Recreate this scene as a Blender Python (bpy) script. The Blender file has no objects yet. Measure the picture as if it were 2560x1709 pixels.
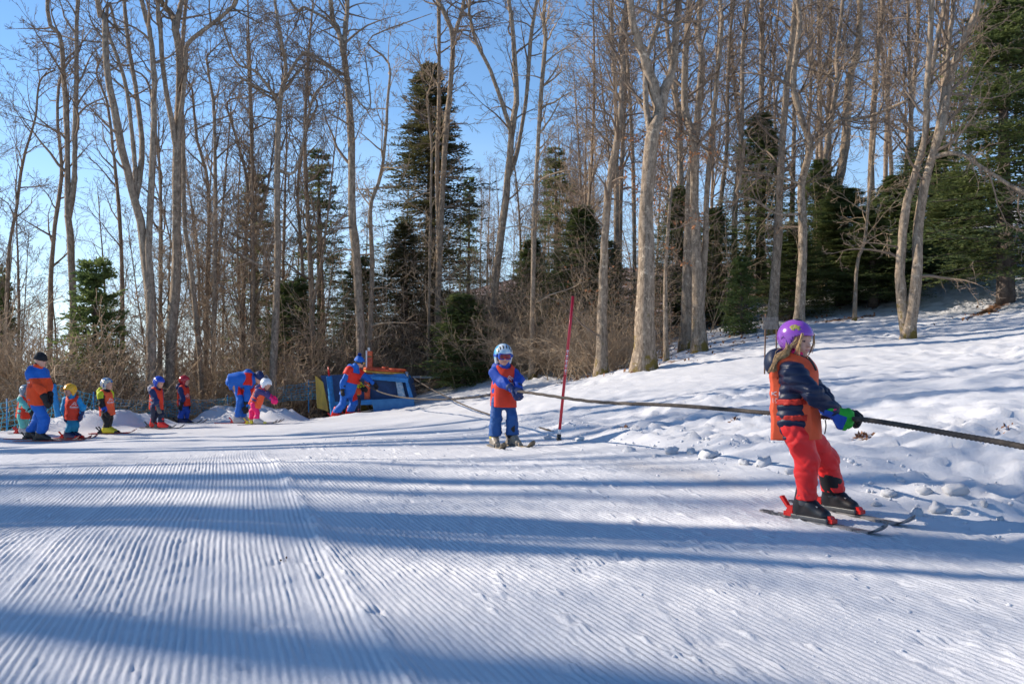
import bpy, math, random
import numpy as np
from mathutils import Vector

# ------------------------------------------------------------------ camera, sky, sun, exposure
F = 2489.0                       # focal length in photo pixels (2560 wide), horizon at row 870
sc = bpy.context.scene
COL = sc.collection
cam_data = bpy.data.cameras.new("camera")
cam = bpy.data.objects.new("camera", cam_data)
COL.objects.link(cam)
cam_data.sensor_width = 36.0
cam_data.lens = 35.0
cam_data.clip_start = 0.1
cam_data.clip_end = 3000
cam_data.shift_y = (870 - 854.5) / 2560.0
cam.location = (0, 0, 0)
cam.rotation_euler = (math.radians(90), 0, 0)
cam_data.dof.use_dof = True
cam_data.dof.focus_distance = 7.5
cam_data.dof.aperture_fstop = 8.0
sc.camera = cam

SUN_AZ = math.radians(-75.0)     # clockwise from +Y
SUN_EL = math.radians(29.0)
SD = Vector((math.sin(SUN_AZ) * math.cos(SUN_EL), math.cos(SUN_AZ) * math.cos(SUN_EL), math.sin(SUN_EL)))
world = bpy.data.worlds.new("World")
sc.world = world
world.use_nodes = True
wn = world.node_tree
wn.nodes.clear()
w_out = wn.nodes.new("ShaderNodeOutputWorld")
w_bg = wn.nodes.new("ShaderNodeBackground")
w_sky = wn.nodes.new("ShaderNodeTexSky")
w_sky.sky_type = 'NISHITA'
w_sky.sun_disc = False
w_sky.sun_elevation = SUN_EL
w_sky.sun_rotation = SUN_AZ
w_sky.altitude = 2500
w_sky.air_density = 1.0
w_sky.dust_density = 0.0
w_sky.ozone_density = 1.2
w_bg.inputs["Strength"].default_value = 0.15
# thin cloud streaks low over the horizon, all the way round
w_tc = wn.nodes.new("ShaderNodeTexCoord")
w_map = wn.nodes.new("ShaderNodeMapping")
w_map.inputs["Scale"].default_value = (2.2, 2.2, 26.0)
w_noise = wn.nodes.new("ShaderNodeTexNoise")
w_noise.inputs["Scale"].default_value = 1.6
w_noise.inputs["Detail"].default_value = 5
w_ramp = wn.nodes.new("ShaderNodeValToRGB")
w_ramp.color_ramp.elements[0].color = (0.6, 0.6, 0.6, 1)
w_ramp.color_ramp.elements[0].position = 0.42
w_ramp.color_ramp.elements[1].position = 0.68
w_sep = wn.nodes.new("ShaderNodeSeparateXYZ")
w_el = wn.nodes.new("ShaderNodeMapRange")
w_el.inputs["From Min"].default_value = 0.23
w_el.inputs["From Max"].default_value = 0.03
w_mul = wn.nodes.new("ShaderNodeMath")
w_mul.operation = 'MULTIPLY'
w_mul2 = wn.nodes.new("ShaderNodeMath")
w_mul2.operation = 'MULTIPLY'
w_mul2.inputs[1].default_value = 0.95
w_mix = wn.nodes.new("ShaderNodeMixRGB")
w_mix.inputs["Color2"].default_value = (3.3, 4.4, 5.9, 1)
L = wn.links.new
L(w_tc.outputs["Generated"], w_map.inputs["Vector"])
L(w_map.outputs[0], w_noise.inputs["Vector"])
L(w_noise.outputs["Fac"], w_ramp.inputs[0])
L(w_tc.outputs["Generated"], w_sep.inputs[0])
L(w_sep.outputs["Z"], w_el.inputs["Value"])
L(w_ramp.outputs[0], w_mul.inputs[0])
L(w_el.outputs[0], w_mul.inputs[1])
L(w_mul.outputs[0], w_mul2.inputs[0])
L(w_mul2.outputs[0], w_mix.inputs["Fac"])
w_hs = wn.nodes.new("ShaderNodeHueSaturation")
w_hs.inputs["Saturation"].default_value = 1.16
L(w_sky.outputs[0], w_hs.inputs["Color"])
L(w_hs.outputs[0], w_mix.inputs["Color1"])
L(w_mix.outputs[0], w_bg.inputs["Color"])
L(w_bg.outputs[0], w_out.inputs["Surface"])

sun_data = bpy.data.lights.new("sun", 'SUN')
sun_data.energy = 5.0
sun_data.angle = math.radians(0.48)
sun_data.color = (1.0, 0.885, 0.74)
sun = bpy.data.objects.new("sun", sun_data)
COL.objects.link(sun)
sun.rotation_euler = (-SD).to_track_quat('-Z', 'Y').to_euler()

sc.view_settings.view_transform = 'Standard'
sc.view_settings.look = 'None'
sc.view_settings.exposure = 0.42
sc.view_settings.gamma = 1.0
sc.view_settings.use_curve_mapping = False
sc.cycles.max_bounces = 6
sc.cycles.diffuse_bounces = 3
sc.cycles.transparent_max_bounces = 4
sc.cycles.caustics_reflective = False
sc.cycles.caustics_refractive = False
sc.cycles.use_denoising = True

# ------------------------------------------------------------------ helpers
rng = np.random.default_rng(7)


def norm(a):
    return a / (np.linalg.norm(a, axis=-1, keepdims=True) + 1e-9)


def at(u, v, d):
    return np.array([(u - 1280.0) / F * d, d, (870.0 - v) / F * d])


def mesh_data(name, verts, faces, smooth=True):
    """faces: list of int arrays (n,3) and/or (n,4)"""
    me = bpy.data.meshes.new(name)
    verts = np.asarray(verts, dtype=np.float32)
    faces = [np.asarray(f, dtype=np.int32) for f in faces if len(f)]
    nl = sum(f.size for f in faces)
    nf = sum(len(f) for f in faces)
    me.vertices.add(len(verts))
    me.vertices.foreach_set("co", verts.ravel())
    me.loops.add(nl)
    me.loops.foreach_set("vertex_index", np.concatenate([f.ravel() for f in faces]))
    me.polygons.add(nf)
    tot = np.concatenate([np.full(len(f), f.shape[1], np.int32) for f in faces])
    start = np.concatenate([[0], np.cumsum(tot)[:-1]]).astype(np.int32)
    me.polygons.foreach_set("loop_start", start)
    me.polygons.foreach_set("use_smooth", np.full(nf, smooth))
    me.update(calc_edges=True)
    me.validate()
    return me


def obj(name, me, mat=None, parent=None, loc=None):
    o = bpy.data.objects.new(name, me)
    COL.objects.link(o)
    if mat is not None and me is not None and not me.materials:
        me.materials.append(mat)
    if parent is not None:
        o.parent = parent
    if loc is not None:
        o.location = loc
    return o


def tag(o, label=None, cat=None, group=None, kind=None):
    if label:
        o["label"] = label
    if cat:
        o["category"] = cat
    if group:
        o["group"] = group
    if kind:
        o["kind"] = kind
    return o


def empty(name, loc, label=None, cat=None, group=None, rz=0.0, scale=1.0):
    o = bpy.data.objects.new(name, None)
    COL.objects.link(o)
    o.empty_display_size = 0.1
    o.location = loc
    o.rotation_euler = (0, 0, rz)
    o.scale = (scale,) * 3
    return tag(o, label, cat, group)


def copy_tree(root, loc, rz=0.0, scale=1.0, label=None, group=None, tilt=(0, 0)):
    r = root.copy()
    COL.objects.link(r)
    r.location = loc
    r.rotation_euler = (tilt[0], tilt[1], rz)
    r.scale = scale if isinstance(scale, (tuple, list)) else (scale,) * 3
    tag(r, label, None, group)
    for ch in root.children:
        c = ch.copy()
        COL.objects.link(c)
        c.parent = r
        for g in ch.children:
            k = g.copy()
            COL.objects.link(k)
            k.parent = c
    return r


def nd(nt, t, **kw):
    n = nt.nodes.new(t)
    for k, v in kw.items():
        if k in n.inputs:
            n.inputs[k].default_value = v
        else:
            setattr(n, k, v)
    return n


def material(name, col, rough=0.7, var=0.0, vscale=8.0, bump=0.0, bscale=60.0, metal=0.0, col2=None, spec=0.5,
             sheen=0.0, stretch=None, coat=0.0, detail=4.0, ramp=(0.35, 0.65)):
    m = bpy.data.materials.new(name)
    m.use_nodes = True
    nt = m.node_tree
    b = nt.nodes["Principled BSDF"]
    b.inputs["Base Color"].default_value = (*col, 1)
    b.inputs["Roughness"].default_value = rough
    b.inputs["Metallic"].default_value = metal
    b.inputs["Specular IOR Level"].default_value = spec
    if sheen:
        b.inputs["Sheen Weight"].default_value = sheen
    if coat:
        b.inputs["Coat Weight"].default_value = coat
        b.inputs["Coat Roughness"].default_value = 0.12
    tc = nd(nt, "ShaderNodeTexCoord")
    src = tc.outputs["Object"]
    if stretch:
        mp = nd(nt, "ShaderNodeMapping")
        mp.inputs["Scale"].default_value = stretch
        nt.links.new(src, mp.inputs["Vector"])
        src = mp.outputs[0]
    if var or col2:
        n = nd(nt, "ShaderNodeTexNoise", Scale=vscale, Detail=detail, Roughness=0.6)
        nt.links.new(src, n.inputs["Vector"])
        r = nd(nt, "ShaderNodeValToRGB")
        c2 = col2 if col2 else tuple(c * (1 - var) for c in col)
        r.color_ramp.elements[0].position = ramp[0]
        r.color_ramp.elements[1].position = ramp[1]
        r.color_ramp.elements[0].color = (*c2, 1)
        r.color_ramp.elements[1].color = (*col, 1)
        nt.links.new(n.outputs["Fac"], r.inputs[0])
        nt.links.new(r.outputs[0], b.inputs["Base Color"])
    if bump:
        n2 = nd(nt, "ShaderNodeTexNoise", Scale=bscale, Detail=4.0)
        nt.links.new(src, n2.inputs["Vector"])
        bp = nd(nt, "ShaderNodeBump", Strength=bump, Distance=0.01)
        nt.links.new(n2.outputs["Fac"], bp.inputs["Height"])
        nt.links.new(bp.outputs[0], b.inputs["Normal"])
    return m


# ---- numpy noise
def _hash(ix, iy, seed):
    h = (ix.astype(np.int64) * 374761393 + iy.astype(np.int64) * 668265263 + seed * 1442695041) & 0x7fffffff
    h = ((h ^ (h >> 13)) * 1274126177) & 0x7fffffff
    return ((h ^ (h >> 16)) & 0xffff) / 65535.0


def vnoise(x, y, seed=0):
    ix = np.floor(x)
    iy = np.floor(y)
    fx = x - ix
    fy = y - iy
    fx = fx * fx * fx * (fx * (fx * 6 - 15) + 10)
    fy = fy * fy * fy * (fy * (fy * 6 - 15) + 10)
    a = _hash(ix, iy, seed)
    b = _hash(ix + 1, iy, seed)
    c = _hash(ix, iy + 1, seed)
    d = _hash(ix + 1, iy + 1, seed)
    return (a + (b - a) * fx) * (1 - fy) + (c + (d - c) * fx) * fy - 0.5


def fbm(x, y, seed=0, octaves=4, gain=0.5):
    s = 0
    a = 1.0
    for i in range(octaves):
        s = s + a * vnoise(x * 2 ** i + 17.3 * i, y * 2 ** i - 9.1 * i, seed + i)
        a *= gain
    return s


def sstep(a, b, x):
    t = np.clip((x - a) / (b - a), 0, 1)
    return t * t * (3 - 2 * t)


# ---- tubes in batches: P (B,N,3), R (B,N)
def batch_tubes(P, R, sides):
    B, N, _ = P.shape
    T = np.empty_like(P)
    T[:, 1:-1] = P[:, 2:] - P[:, :-2]
    T[:, 0] = P[:, 1] - P[:, 0]
    T[:, -1] = P[:, -1] - P[:, -2]
    T /= np.linalg.norm(T, axis=2, keepdims=True) + 1e-9
    ref = np.where(np.abs(T[:, :1, 2:3]) > 0.9, np.array([1.0, 0, 0]), np.array([0, 0, 1.0]))
    A = np.cross(T, np.broadcast_to(ref, T.shape))
    A /= np.linalg.norm(A, axis=2, keepdims=True) + 1e-9
    Bn = np.cross(T, A)
    th = np.arange(sides) * 2 * np.pi / sides
    V = P[:, :, None] + R[:, :, None, None] * (A[:, :, None] * np.cos(th)[:, None] + Bn[:, :, None] * np.sin(th)[:, None])
    V = V.reshape(-1, 3)
    b = np.arange(B)[:, None, None] * N * sides
    i = np.arange(N - 1)[None, :, None] * sides
    k = np.arange(sides)[None, None, :]
    k2 = (k + 1) % sides
    f = np.stack([b + i + k, b + i + k2, b + i + sides + k2, b + i + sides + k], -1).reshape(-1, 4)
    return V, f


class MB:
    """collects pieces of one mesh"""

    def __init__(s):
        s.v = []
        s.f = []
        s.n = 0

    def add(s, V, *faces):
        V = np.asarray(V, float)
        for f in faces:
            if len(f):
                s.f.append(np.asarray(f) + s.n)
        s.v.append(V)
        s.n += len(V)
        return s

    def tube(s, pts, rad, sides=8, cap=True):
        pts = np.asarray(pts, float)
        rad = np.full(len(pts), rad, float) if np.isscalar(rad) else np.asarray(rad, float)
        V, f = batch_tubes(pts[None], rad[None], sides)
        s.add(V, f)
        if cap and sides > 3:
            n = len(pts)
            base = s.n - len(V)
            for st, p, fl in ((0, pts[0], 1), ((n - 1) * sides, pts[-1], 0)):
                s.v.append(p[None])
                ci = s.n
                s.n += 1
                k = np.arange(sides)
                k2 = (k + 1) % sides
                a, b = (k, k2) if fl == 0 else (k2, k)
                s.f.append(np.stack([base + st + a, base + st + b, np.full(sides, ci)], 1))
        return s

    def box(s, lo, hi, rot=None, center=None):
        lo = np.array(lo, float)
        hi = np.array(hi, float)
        V = np.array([[(lo, hi)[i][0], (lo, hi)[j][1], (lo, hi)[k][2]] for i in (0, 1) for j in (0, 1) for k in (0, 1)])
        if rot is not None:
            V = V @ np.asarray(rot).T
        if center is not None:
            V = V + np.asarray(center)
        f = [[0, 1, 3, 2], [4, 6, 7, 5], [0, 4, 5, 1], [2, 3, 7, 6], [0, 2, 6, 4], [1, 5, 7, 3]]
        return s.add(V, np.array(f))

    def prism(s, poly, y0, y1):
        """polygon in (x,z), extruded along y"""
        poly = np.asarray(poly, float)
        n = len(poly)
        V = np.concatenate([np.c_[poly[:, 0], np.full(n, y0), poly[:, 1]], np.c_[poly[:, 0], np.full(n, y1), poly[:, 1]]])
        k = np.arange(n)
        k2 = (k + 1) % n
        q = np.stack([k, k2, n + k2, n + k], 1)
        s.add(V, q)
        b = s.n - 2 * n
        for i in range(1, n - 1):
            s.f.append(np.array([[b, b + i + 1, b + i], [b + n, b + n + i, b + n + i + 1]]))
        return s

    def build(s, name, mat, parent=None, smooth=True, offset=None, loc=None):
        V = np.concatenate(s.v)
        if offset is not None:
            V = V - np.asarray(offset)
        tri = [f for f in s.f if f.shape[1] == 3]
        quad = [f for f in s.f if f.shape[1] == 4]
        fs = []
        if quad:
            fs.append(np.concatenate(quad))
        if tri:
            fs.append(np.concatenate(tri))
        return obj(name, mesh_data(name, V, fs, smooth), mat, parent, loc)


def rotz(a):
    c, s_ = math.cos(a), math.sin(a)
    return np.array([[c, -s_, 0], [s_, c, 0], [0, 0, 1]])


def resample(pts, n):
    """smooth Catmull-Rom through pts, n samples"""
    pts = np.asarray(pts, float)
    p = np.concatenate([[2 * pts[0] - pts[1]], pts, [2 * pts[-1] - pts[-2]]])
    m = len(pts) - 1
    t = np.linspace(0, m - 1e-6, n)
    i = t.astype(int)
    f = (t - i)[:, None]
    p0, p1, p2, p3 = p[i], p[i + 1], p[i + 2], p[i + 3]
    return 0.5 * (2 * p1 + (p2 - p0) * f + (2 * p0 - 5 * p1 + 4 * p2 - p3) * f ** 2 + (3 * p1 - p0 - 3 * p2 + p3) * f ** 3)


# ------------------------------------------------------------------ terrain
TP = [at(*q) for q in [
    (0, 1709, 3.22), (640, 1709, 3.25), (1280, 1709, 3.27), (1920, 1709, 3.29), (2560, 1709, 3.3),
    (2560, 1450, 4.65), (1280, 1400, 5.15), (0, 1400, 5.3),
    (2050, 1300, 6.35), (2560, 1235, 7.2), (2300, 1185, 7.5), (2560, 1105, 8.1),
    (1260, 1114, 11.7), (1397, 1098, 12.2), (700, 1180, 9.3), (640, 1200, 8.8), (0, 1195, 10), (640, 1122, 13.2), (100, 1119, 16),
    (95, 1106, 19), (170, 1101, 19.3), (262, 1091, 20), (395, 1074, 21.2), (457, 1057, 23.8), (600, 1057, 22.5),
    (640, 1062, 21.5), (870, 1048, 24.2), (940, 1030, 26.3), (0, 1080, 20.5),
    (1280, 1030, 17), (1100, 1042, 18), (1280, 990, 21), (1280, 957, 27), (1090, 970, 30), (1440, 950, 25),
    (1605, 925, 20), (1740, 874, 23), (2280, 850, 19.5), (2510, 757, 25), (2560, 662, 28), (2250, 705, 31),
    (2080, 775, 28), (1900, 815, 26), (1800, 1000, 13), (2560, 1000, 10), (2560, 900, 14.5), (2050, 1100, 9.2)]]
TP += [np.array(q, float) for q in [
    (-12, 27, -3.2), (-6, 31, -2.6), (-18, 32, -6), (-30, 25, -6), (-40, 40, -12), (-20, 55, -13), (0, 45, -4), (0, 60, -6),
    (8, 40, 2.0), (15, 45, 4.4), (30, 45, 7.5), (25, 30, 5.2), (18, 15, 2.3), (14, 5, 1), (20, -5, 1.5), (0, -6, -1.1),
    (-10, 0, -1.6), (-10, 10, -1.7), (-20, 10, -3), (-30, 0, -4.5), (30, 80, 8), (-60, 80, -27), (-5, 120, 7), (25, 120, 10),
    (-45, 120, -18), (-110, 150, -60), (-80, 20, -18), (70, 40, 14), (70, 120, 14), (-45, -20, -6), (45, -20, 6)]]
TP = np.array(TP)


def _tps_k(r2):
    return np.where(r2 > 1e-12, 0.5 * r2 * np.log(np.maximum(r2, 1e-12)), 0.0)


_S = 10.0
_c = TP[:, :2] / _S
_K = _tps_k(((_c[:, None] - _c[None]) ** 2).sum(-1)) + 0.0015 * np.eye(len(_c))
_Pm = np.c_[np.ones(len(_c)), _c]
_A = np.block([[_K, _Pm], [_Pm.T, np.zeros((3, 3))]])
_tw = np.linalg.solve(_A, np.r_[TP[:, 2], np.zeros(3)])


def base_z(x, y):
    x = np.asarray(x, float)
    y = np.asarray(y, float)
    sh = x.shape
    q = np.c_[x.ravel(), y.ravel()] / _S
    out = np.empty(len(q))
    for i in range(0, len(q), 40000):
        p = q[i:i + 40000]
        d2 = ((p[:, None] - _c[None]) ** 2).sum(-1)
        out[i:i + 40000] = _tps_k(d2) @ _tw[:-3] + _tw[-3] + p @ _tw[-2:]
    return out.reshape(sh)


def roll(x, y):
    """gentle waves left in the piste"""
    return (0.085 * np.exp(-((y - 9.0 + 0.25 * x) / 1.0) ** 2) * sstep(1.2, -2.2, x) + 0.05 * np.exp(-((y - 6.2 - 0.2 * x) / 0.9) ** 2) * sstep(-0.5, -2.5, x)
            + 0.06 * fbm(x * 0.30, y * 0.30, 3, 2))


def edge_s(x, y):
    """signed distance-like coordinate: <0 on the groomed track, >0 on the loose snow"""
    return (x - (3.05 - 0.37 * (y - 6))) * 0.94 + 0.28 * vnoise(x * 0.9, y * 0.9, 5) + 0.12 * vnoise(x * 3, y * 3, 6)


MOUNDS = []


def mound(u, v, d, h, rx, ry):
    p = at(u, v, d)
    MOUNDS.append((p[0], p[1], h, rx, ry))


mound(205, 1080, 21.6, 0.42, 0.75, 0.7)
mound(262, 1080, 22.0, 0.55, 0.65, 0.7)
mound(330, 1075, 22.6, 0.35, 0.7, 0.6)
mound(135, 1085, 21.2, 0.25, 0.5, 0.5)
mound(505, 1050, 25.2, 0.35, 0.5, 0.5)
mound(560, 1050, 25.0, 0.60, 0.75, 0.6)
mound(625, 1050, 24.6, 0.62, 0.75, 0.6)
mound(690, 1048, 24.4, 0.50, 0.55, 0.55)
mound(1335, 955, 26, 0.18, 0.5, 0.4)
mound(900, 1062, 23.3, 0.12, 0.9, 0.25)


def snow_z(x, y):
    """ground with all its lumps"""
    x = np.asarray(x, float)
    y = np.asarray(y, float)
    z = base_z(x, y)
    e = edge_s(x, y)
    rough = sstep(-0.15, 0.5, e) * (1 - 0.25 * sstep(9, 12, y)) * (1 - 0.5 * sstep(13, 19, y))
    z = z + roll(x, y)
    # skied-out, trampled snow: broad waves plus pits and crumbs
    wx = x + 0.35 * vnoise(x * 1.3, y * 1.3, 40)
    wy = y + 0.35 * vnoise(x * 1.3, y * 1.3, 41)
    b1 = fbm(wx * 0.85, wy * 1.25, 11, 3, 0.55)
    b2 = np.abs(fbm(wx * 2.3, wy * 2.9, 21, 3, 0.55))
    b3 = fbm(x * 5.0, y * 7.0, 31, 3, 0.6)
    patch = 0.45 + 0.9 * sstep(-0.25, 0.3, fbm(x * 0.35, y * 0.35, 61, 2))
    b4 = np.abs(fbm(x * 5.2 + 0.6 * b1, y * 6.5, 35, 2, 0.6))
    z = z + rough * (0.085 * b1 + patch * (0.17 * (0.20 - b2) + 0.13 * (0.18 - b4) + 0.075 * b3))
    # berm of pushed-up snow along the track
    berm = np.exp(-((e - 0.28) / 0.30) ** 2) * (1 - sstep(13, 17, y))
    z = z + berm * (0.055 + 0.10 * np.maximum(0, fbm(x * 2.6, y * 2.6, 71, 3)))
    mz = 0 * z
    lump = 0.9 + 0.25 * fbm(x * 1.9, y * 1.9, 81, 3) + 0.55 * (0.25 - np.abs(fbm(x * 4.2, y * 4.2, 85, 3))) + 0.25 * fbm(x * 9, y * 9, 87, 2)
    for (mx, my, h, rx, ry) in MOUNDS:
        g = np.exp(-(((x - mx) / (rx * 1.15)) ** 2 + ((y - my) / (ry * 1.1)) ** 2) ** 1.9)
        mz = np.maximum(mz, g * h * 0.70 * lump)
    z = z + mz
    # ski tracks and scuffs across the worn end of the track
    worn = sstep(14, 17, y) * (1 - sstep(26, 30, y)) * sstep(0.2, -0.4, e)
    z = z + worn * (0.035 * fbm(x * 0.9, y * 3.0, 91, 4, 0.6))
    return z


def gz(x, y):
    return float(snow_z(np.array([x]), np.array([y]))[0])


def axis(segs):
    out = []
    for a, b, st in segs:
        out.append(np.arange(a, b - 1e-6, st))
    out.append(np.array([segs[-1][1]]))
    return np.concatenate(out)


def snow_material():
    m = bpy.data.materials.new("snow")
    m.use_nodes = True
    nt = m.node_tree
    b = nt.nodes["Principled BSDF"]
    b.inputs["Roughness"].default_value = 0.62
    b.inputs["Specular IOR Level"].default_value = 0.25
    tc = nd(nt, "ShaderNodeTexCoord")
    # grain
    n1 = nd(nt, "ShaderNodeTexNoise", Scale=34.0, Detail=5.0, Roughness=0.68)
    n2 = nd(nt, "ShaderNodeTexNoise", Scale=260.0, Detail=2.0)
    nt.links.new(tc.outputs["Object"], n1.inputs["Vector"])
    nt.links.new(tc.outputs["Object"], n2.inputs["Vector"])
    ad = nd(nt, "ShaderNodeMath", operation='ADD')
    mu = nd(nt, "ShaderNodeMath", operation='MULTIPLY')
    mu.inputs[1].default_value = 0.4
    nt.links.new(n2.outputs["Fac"], mu.inputs[0])
    nt.links.new(n1.outputs["Fac"], ad.inputs[0])
    nt.links.new(mu.outputs[0], ad.inputs[1])
    bp = nd(nt, "ShaderNodeBump", Strength=0.6, Distance=0.012)
    nt.links.new(ad.outputs[0], bp.inputs["Height"])
    nt.links.new(bp.outputs[0], b.inputs["Normal"])
    # clean snow, old snow, and forest dirt from the geometry's own stain attribute
    n3 = nd(nt, "ShaderNodeTexNoise", Scale=0.8, Detail=4.0)
    nt.links.new(tc.outputs["Object"], n3.inputs["Vector"])
    r = nd(nt, "ShaderNodeValToRGB")
    r.color_ramp.elements[0].position = 0.3
    r.color_ramp.elements[1].position = 0.7
    r.color_ramp.elements[0].color = (0.61, 0.62, 0.65, 1)
    r.color_ramp.elements[1].color = (0.69, 0.695, 0.715, 1)
    nt.links.new(n3.outputs["Fac"], r.inputs[0])
    at1 = nd(nt, "ShaderNodeAttribute", attribute_name="dirt")
    n4 = nd(nt, "ShaderNodeTexNoise", Scale=3.5, Detail=6.0, Roughness=0.7)
    nt.links.new(tc.outputs["Object"], n4.inputs["Vector"])
    sub = nd(nt, "ShaderNodeMath", operation='ADD')
    nt.links.new(at1.outputs["Fac"], sub.inputs[0])
    nt.links.new(n4.outputs["Fac"], sub.inputs[1])
    mr = nd(nt, "ShaderNodeMapRange")
    mr.inputs["From Min"].default_value = 0.98
    mr.inputs["From Max"].default_value = 1.16
    nt.links.new(sub.outputs[0], mr.inputs["Value"])
    mx = nd(nt, "ShaderNodeMixRGB")
    mx.inputs["Color2"].default_value = (0.17, 0.085, 0.042, 1)
    nt.links.new(mr.outputs[0], mx.inputs["Fac"])
    nt.links.new(r.outputs[0], mx.inputs["Color1"])
    at2 = nd(nt, "ShaderNodeAttribute", attribute_name="grime")
    mx2 = nd(nt, "ShaderNodeMixRGB")
    mx2.inputs["Color2"].default_value = (0.42, 0.36, 0.31, 1)
    nt.links.new(at2.outputs["Fac"], mx2.inputs["Fac"])
    nt.links.new(mx.outputs[0], mx2.inputs["Color1"])
    nt.links.new(mx2.outputs[0], b.inputs["Base Color"])
    return m


M_SNOW = snow_material()


def set_attr(me, name, vals):
    a = me.attributes.new(name, 'FLOAT', 'POINT')
    a.data.foreach_set("value", np.asarray(vals, np.float32))


def forest_dirt(x, y):
    """how much leaf litter shows: forest floor beyond the snow's edge"""
    # edge of the open snow as a polyline in plan
    ex = np.array([-60, -14, -10, -5.5, -3.0, 0.2, 2.4, 3.6, 5.0, 7.5, 11, 16, 40])
    ey = np.array([40, 22.3, 22.8, 26.5, 31, 27.2, 19.9, 20.6, 22.2, 25.4, 28.8, 33, 40])
    lim = np.interp(x, ex, ey)
    f = sstep(-0.4, 2.2, y - lim) * (0.62 + 0.38 * sstep(3, 8, y - lim)) + 0.65 * np.exp(-((y - lim + 0.1 + 0.9 * fbm(x * 0.8, y * 0.8, 15, 2)) / 0.8) ** 2) * sstep(0.5, 2, x)
    # litter strip exposed along the bank by the fir at the right
    s1 = np.exp(-(((x - 11.6) * 0.75 - (y - 24.2) * 0.66) / 0.42) ** 2) * np.exp(-((x - 11.6) / 1.9) ** 2)
    s2 = np.exp(-(((x - 3.0) * 0.25 - (y - 20.9) * 0.9) / 0.35) ** 2) * np.exp(-((x - 3.3) / 1.0) ** 2)
    s3 = np.exp(-(((x - 8.6) * 0.35 - (y - 25.6) * 0.9) / 0.35) ** 2) * np.exp(-((x - 8.6) / 1.8) ** 2)
    s1 = np.maximum(s1, 0.9 * s3)
    left = 0.66 + 0.0 * x
    return np.maximum(np.minimum(f, 1.08) * left, 0.80 * np.maximum(s1, 0.8 * s2))


def track_grime(x, y):
    """the rope-tow lane: a brownish worn smear left of the girl"""
    g = 0.55 * np.exp(-((x - 1.3 + 0.42 * (y - 8.4)) / 0.22) ** 2) * np.exp(-((y - 8.4) / 0.9) ** 2)
    return g * np.clip(0.6 + 1.1 * fbm(x * 2.2, y * 1.2, 44, 3), 0, 1)


gx = axis([(-140, -60, 5), (-60, -24, 1.5), (-24, -12, 0.4), (-12, -1, 0.11), (-1, 13, 0.068), (13, 22, 0.15), (22, 60, 1.5), (60, 140, 5)])
gy = axis([(-30, -4, 2), (-4, 3, 0.4), (3, 5.4, 0.12), (5.4, 16, 0.062), (16, 28, 0.1), (28, 36, 0.3), (36, 70, 1.2), (70, 200, 5)])
X, Y = np.meshgrid(gx, gy)
Z = snow_z(X, Y)
E = edge_s(X, Y)
under = sstep(-0.05, -0.35, E) * sstep(15.6, 14.6, Y) * sstep(1.6, 2.4, Y) * sstep(9.5, 8.6, np.abs(X))
Z = Z - 0.05 * under
nxg, nyg = len(gx), len(gy)
ii = np.arange(nyg - 1)[:, None] * nxg + np.arange(nxg - 1)[None]
quads = np.stack([ii, ii + 1, ii + nxg + 1, ii + nxg], -1).reshape(-1, 4)
me = mesh_data("snow_ground", np.c_[X.ravel(), Y.ravel(), Z.ravel()], [quads])
set_attr(me, "dirt", forest_dirt(X, Y).ravel())
set_attr(me, "grime", track_grime(X, Y).ravel())
tag(obj("snow_ground", me, M_SNOW), kind="structure")

# groomed track with its corduroy ridges as real relief
ty = axis([(2.0, 6, 0.042), (6, 10, 0.06), (10, 15.4, 0.14)])
ts = np.arange(-5.6, 5.9, 0.0067)
S_, TY = np.meshgrid(ts, ty)
TX = S_ - 0.30 * TY
keep = (TX > -0.52 * TY - 1.5) & (TX < 0.52 * TY + 2.4) & (TX < 3.6 - 0.37 * (TY - 6))
PITCH = 0.0335
wob = 0.07 * vnoise(TX * 0.5, TY * 0.35, 7) + 0.010 * vnoise(TX * 3, TY * 2, 8) + 0.004 * vnoise(TX * 20, TY * 9, 18)
sA = TX + 0.285 * TY + wob
sB = TX + 0.365 * TY + 0.6 * wob
seam = 0.6 + 0.05 * vnoise(TY * 1.1, TY * 0 + 3, 9)
isB = sstep(-0.02, 0.03, S_ - seam)


def ridges(s, sd):
    ph = s / PITCH
    k = np.floor(ph)
    amp = 0.75 + 0.5 * _hash(k, k * 0, sd)
    c = 0.5 + 0.5 * np.cos(2 * np.pi * ph)
    return (c ** 0.75) * amp, k


rA, kA = ridges(sA, 3)
rB, kB = ridges(sB, 4)
flatA = 1 - 0.8 * np.exp(-((np.mod(sA + 0.25, 1.35) - 0.6) / 0.03) ** 2)
Zt = np.concatenate([base_z(TX[i:i + 8], TY[i:i + 8]) for i in range(0, len(ty), 8)])
Zt = Zt + roll(TX, TY)
Ee = edge_s(TX, TY)
wear = 0.5 + 0.5 * sstep(-0.35, 0.25, fbm(TX * 0.7, TY * 0.5, 51, 3) + 0.25)
worn_end = sstep(14.5, 9.5, TY) * sstep(-0.15, -0.9, Ee)
cr = 0.45 + 0.55 * sstep(-0.35, 0.2, fbm(TX * 16, TY * 7, 53, 3))
depth = 0.0096 * (1 - isB) * flatA + 0.0104 * isB * (0.62 + 0.38 * sstep(7.5, 3.5, TX + 0.5 * TY - 1.0))
hA = rA * (1 - isB) + rB * isB
Zt = Zt + hA * depth * wear * worn_end * cr
# the overlap ridge between two groomer passes, crumbly
ov = np.exp(-((S_ - seam - 0.03) / 0.055) ** 2)
Zt = Zt + ov * (0.012 + 0.03 * np.maximum(0, fbm(TX * 11, TY * 7, 57, 3))) * sstep(13.5, 11, TY)
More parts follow.
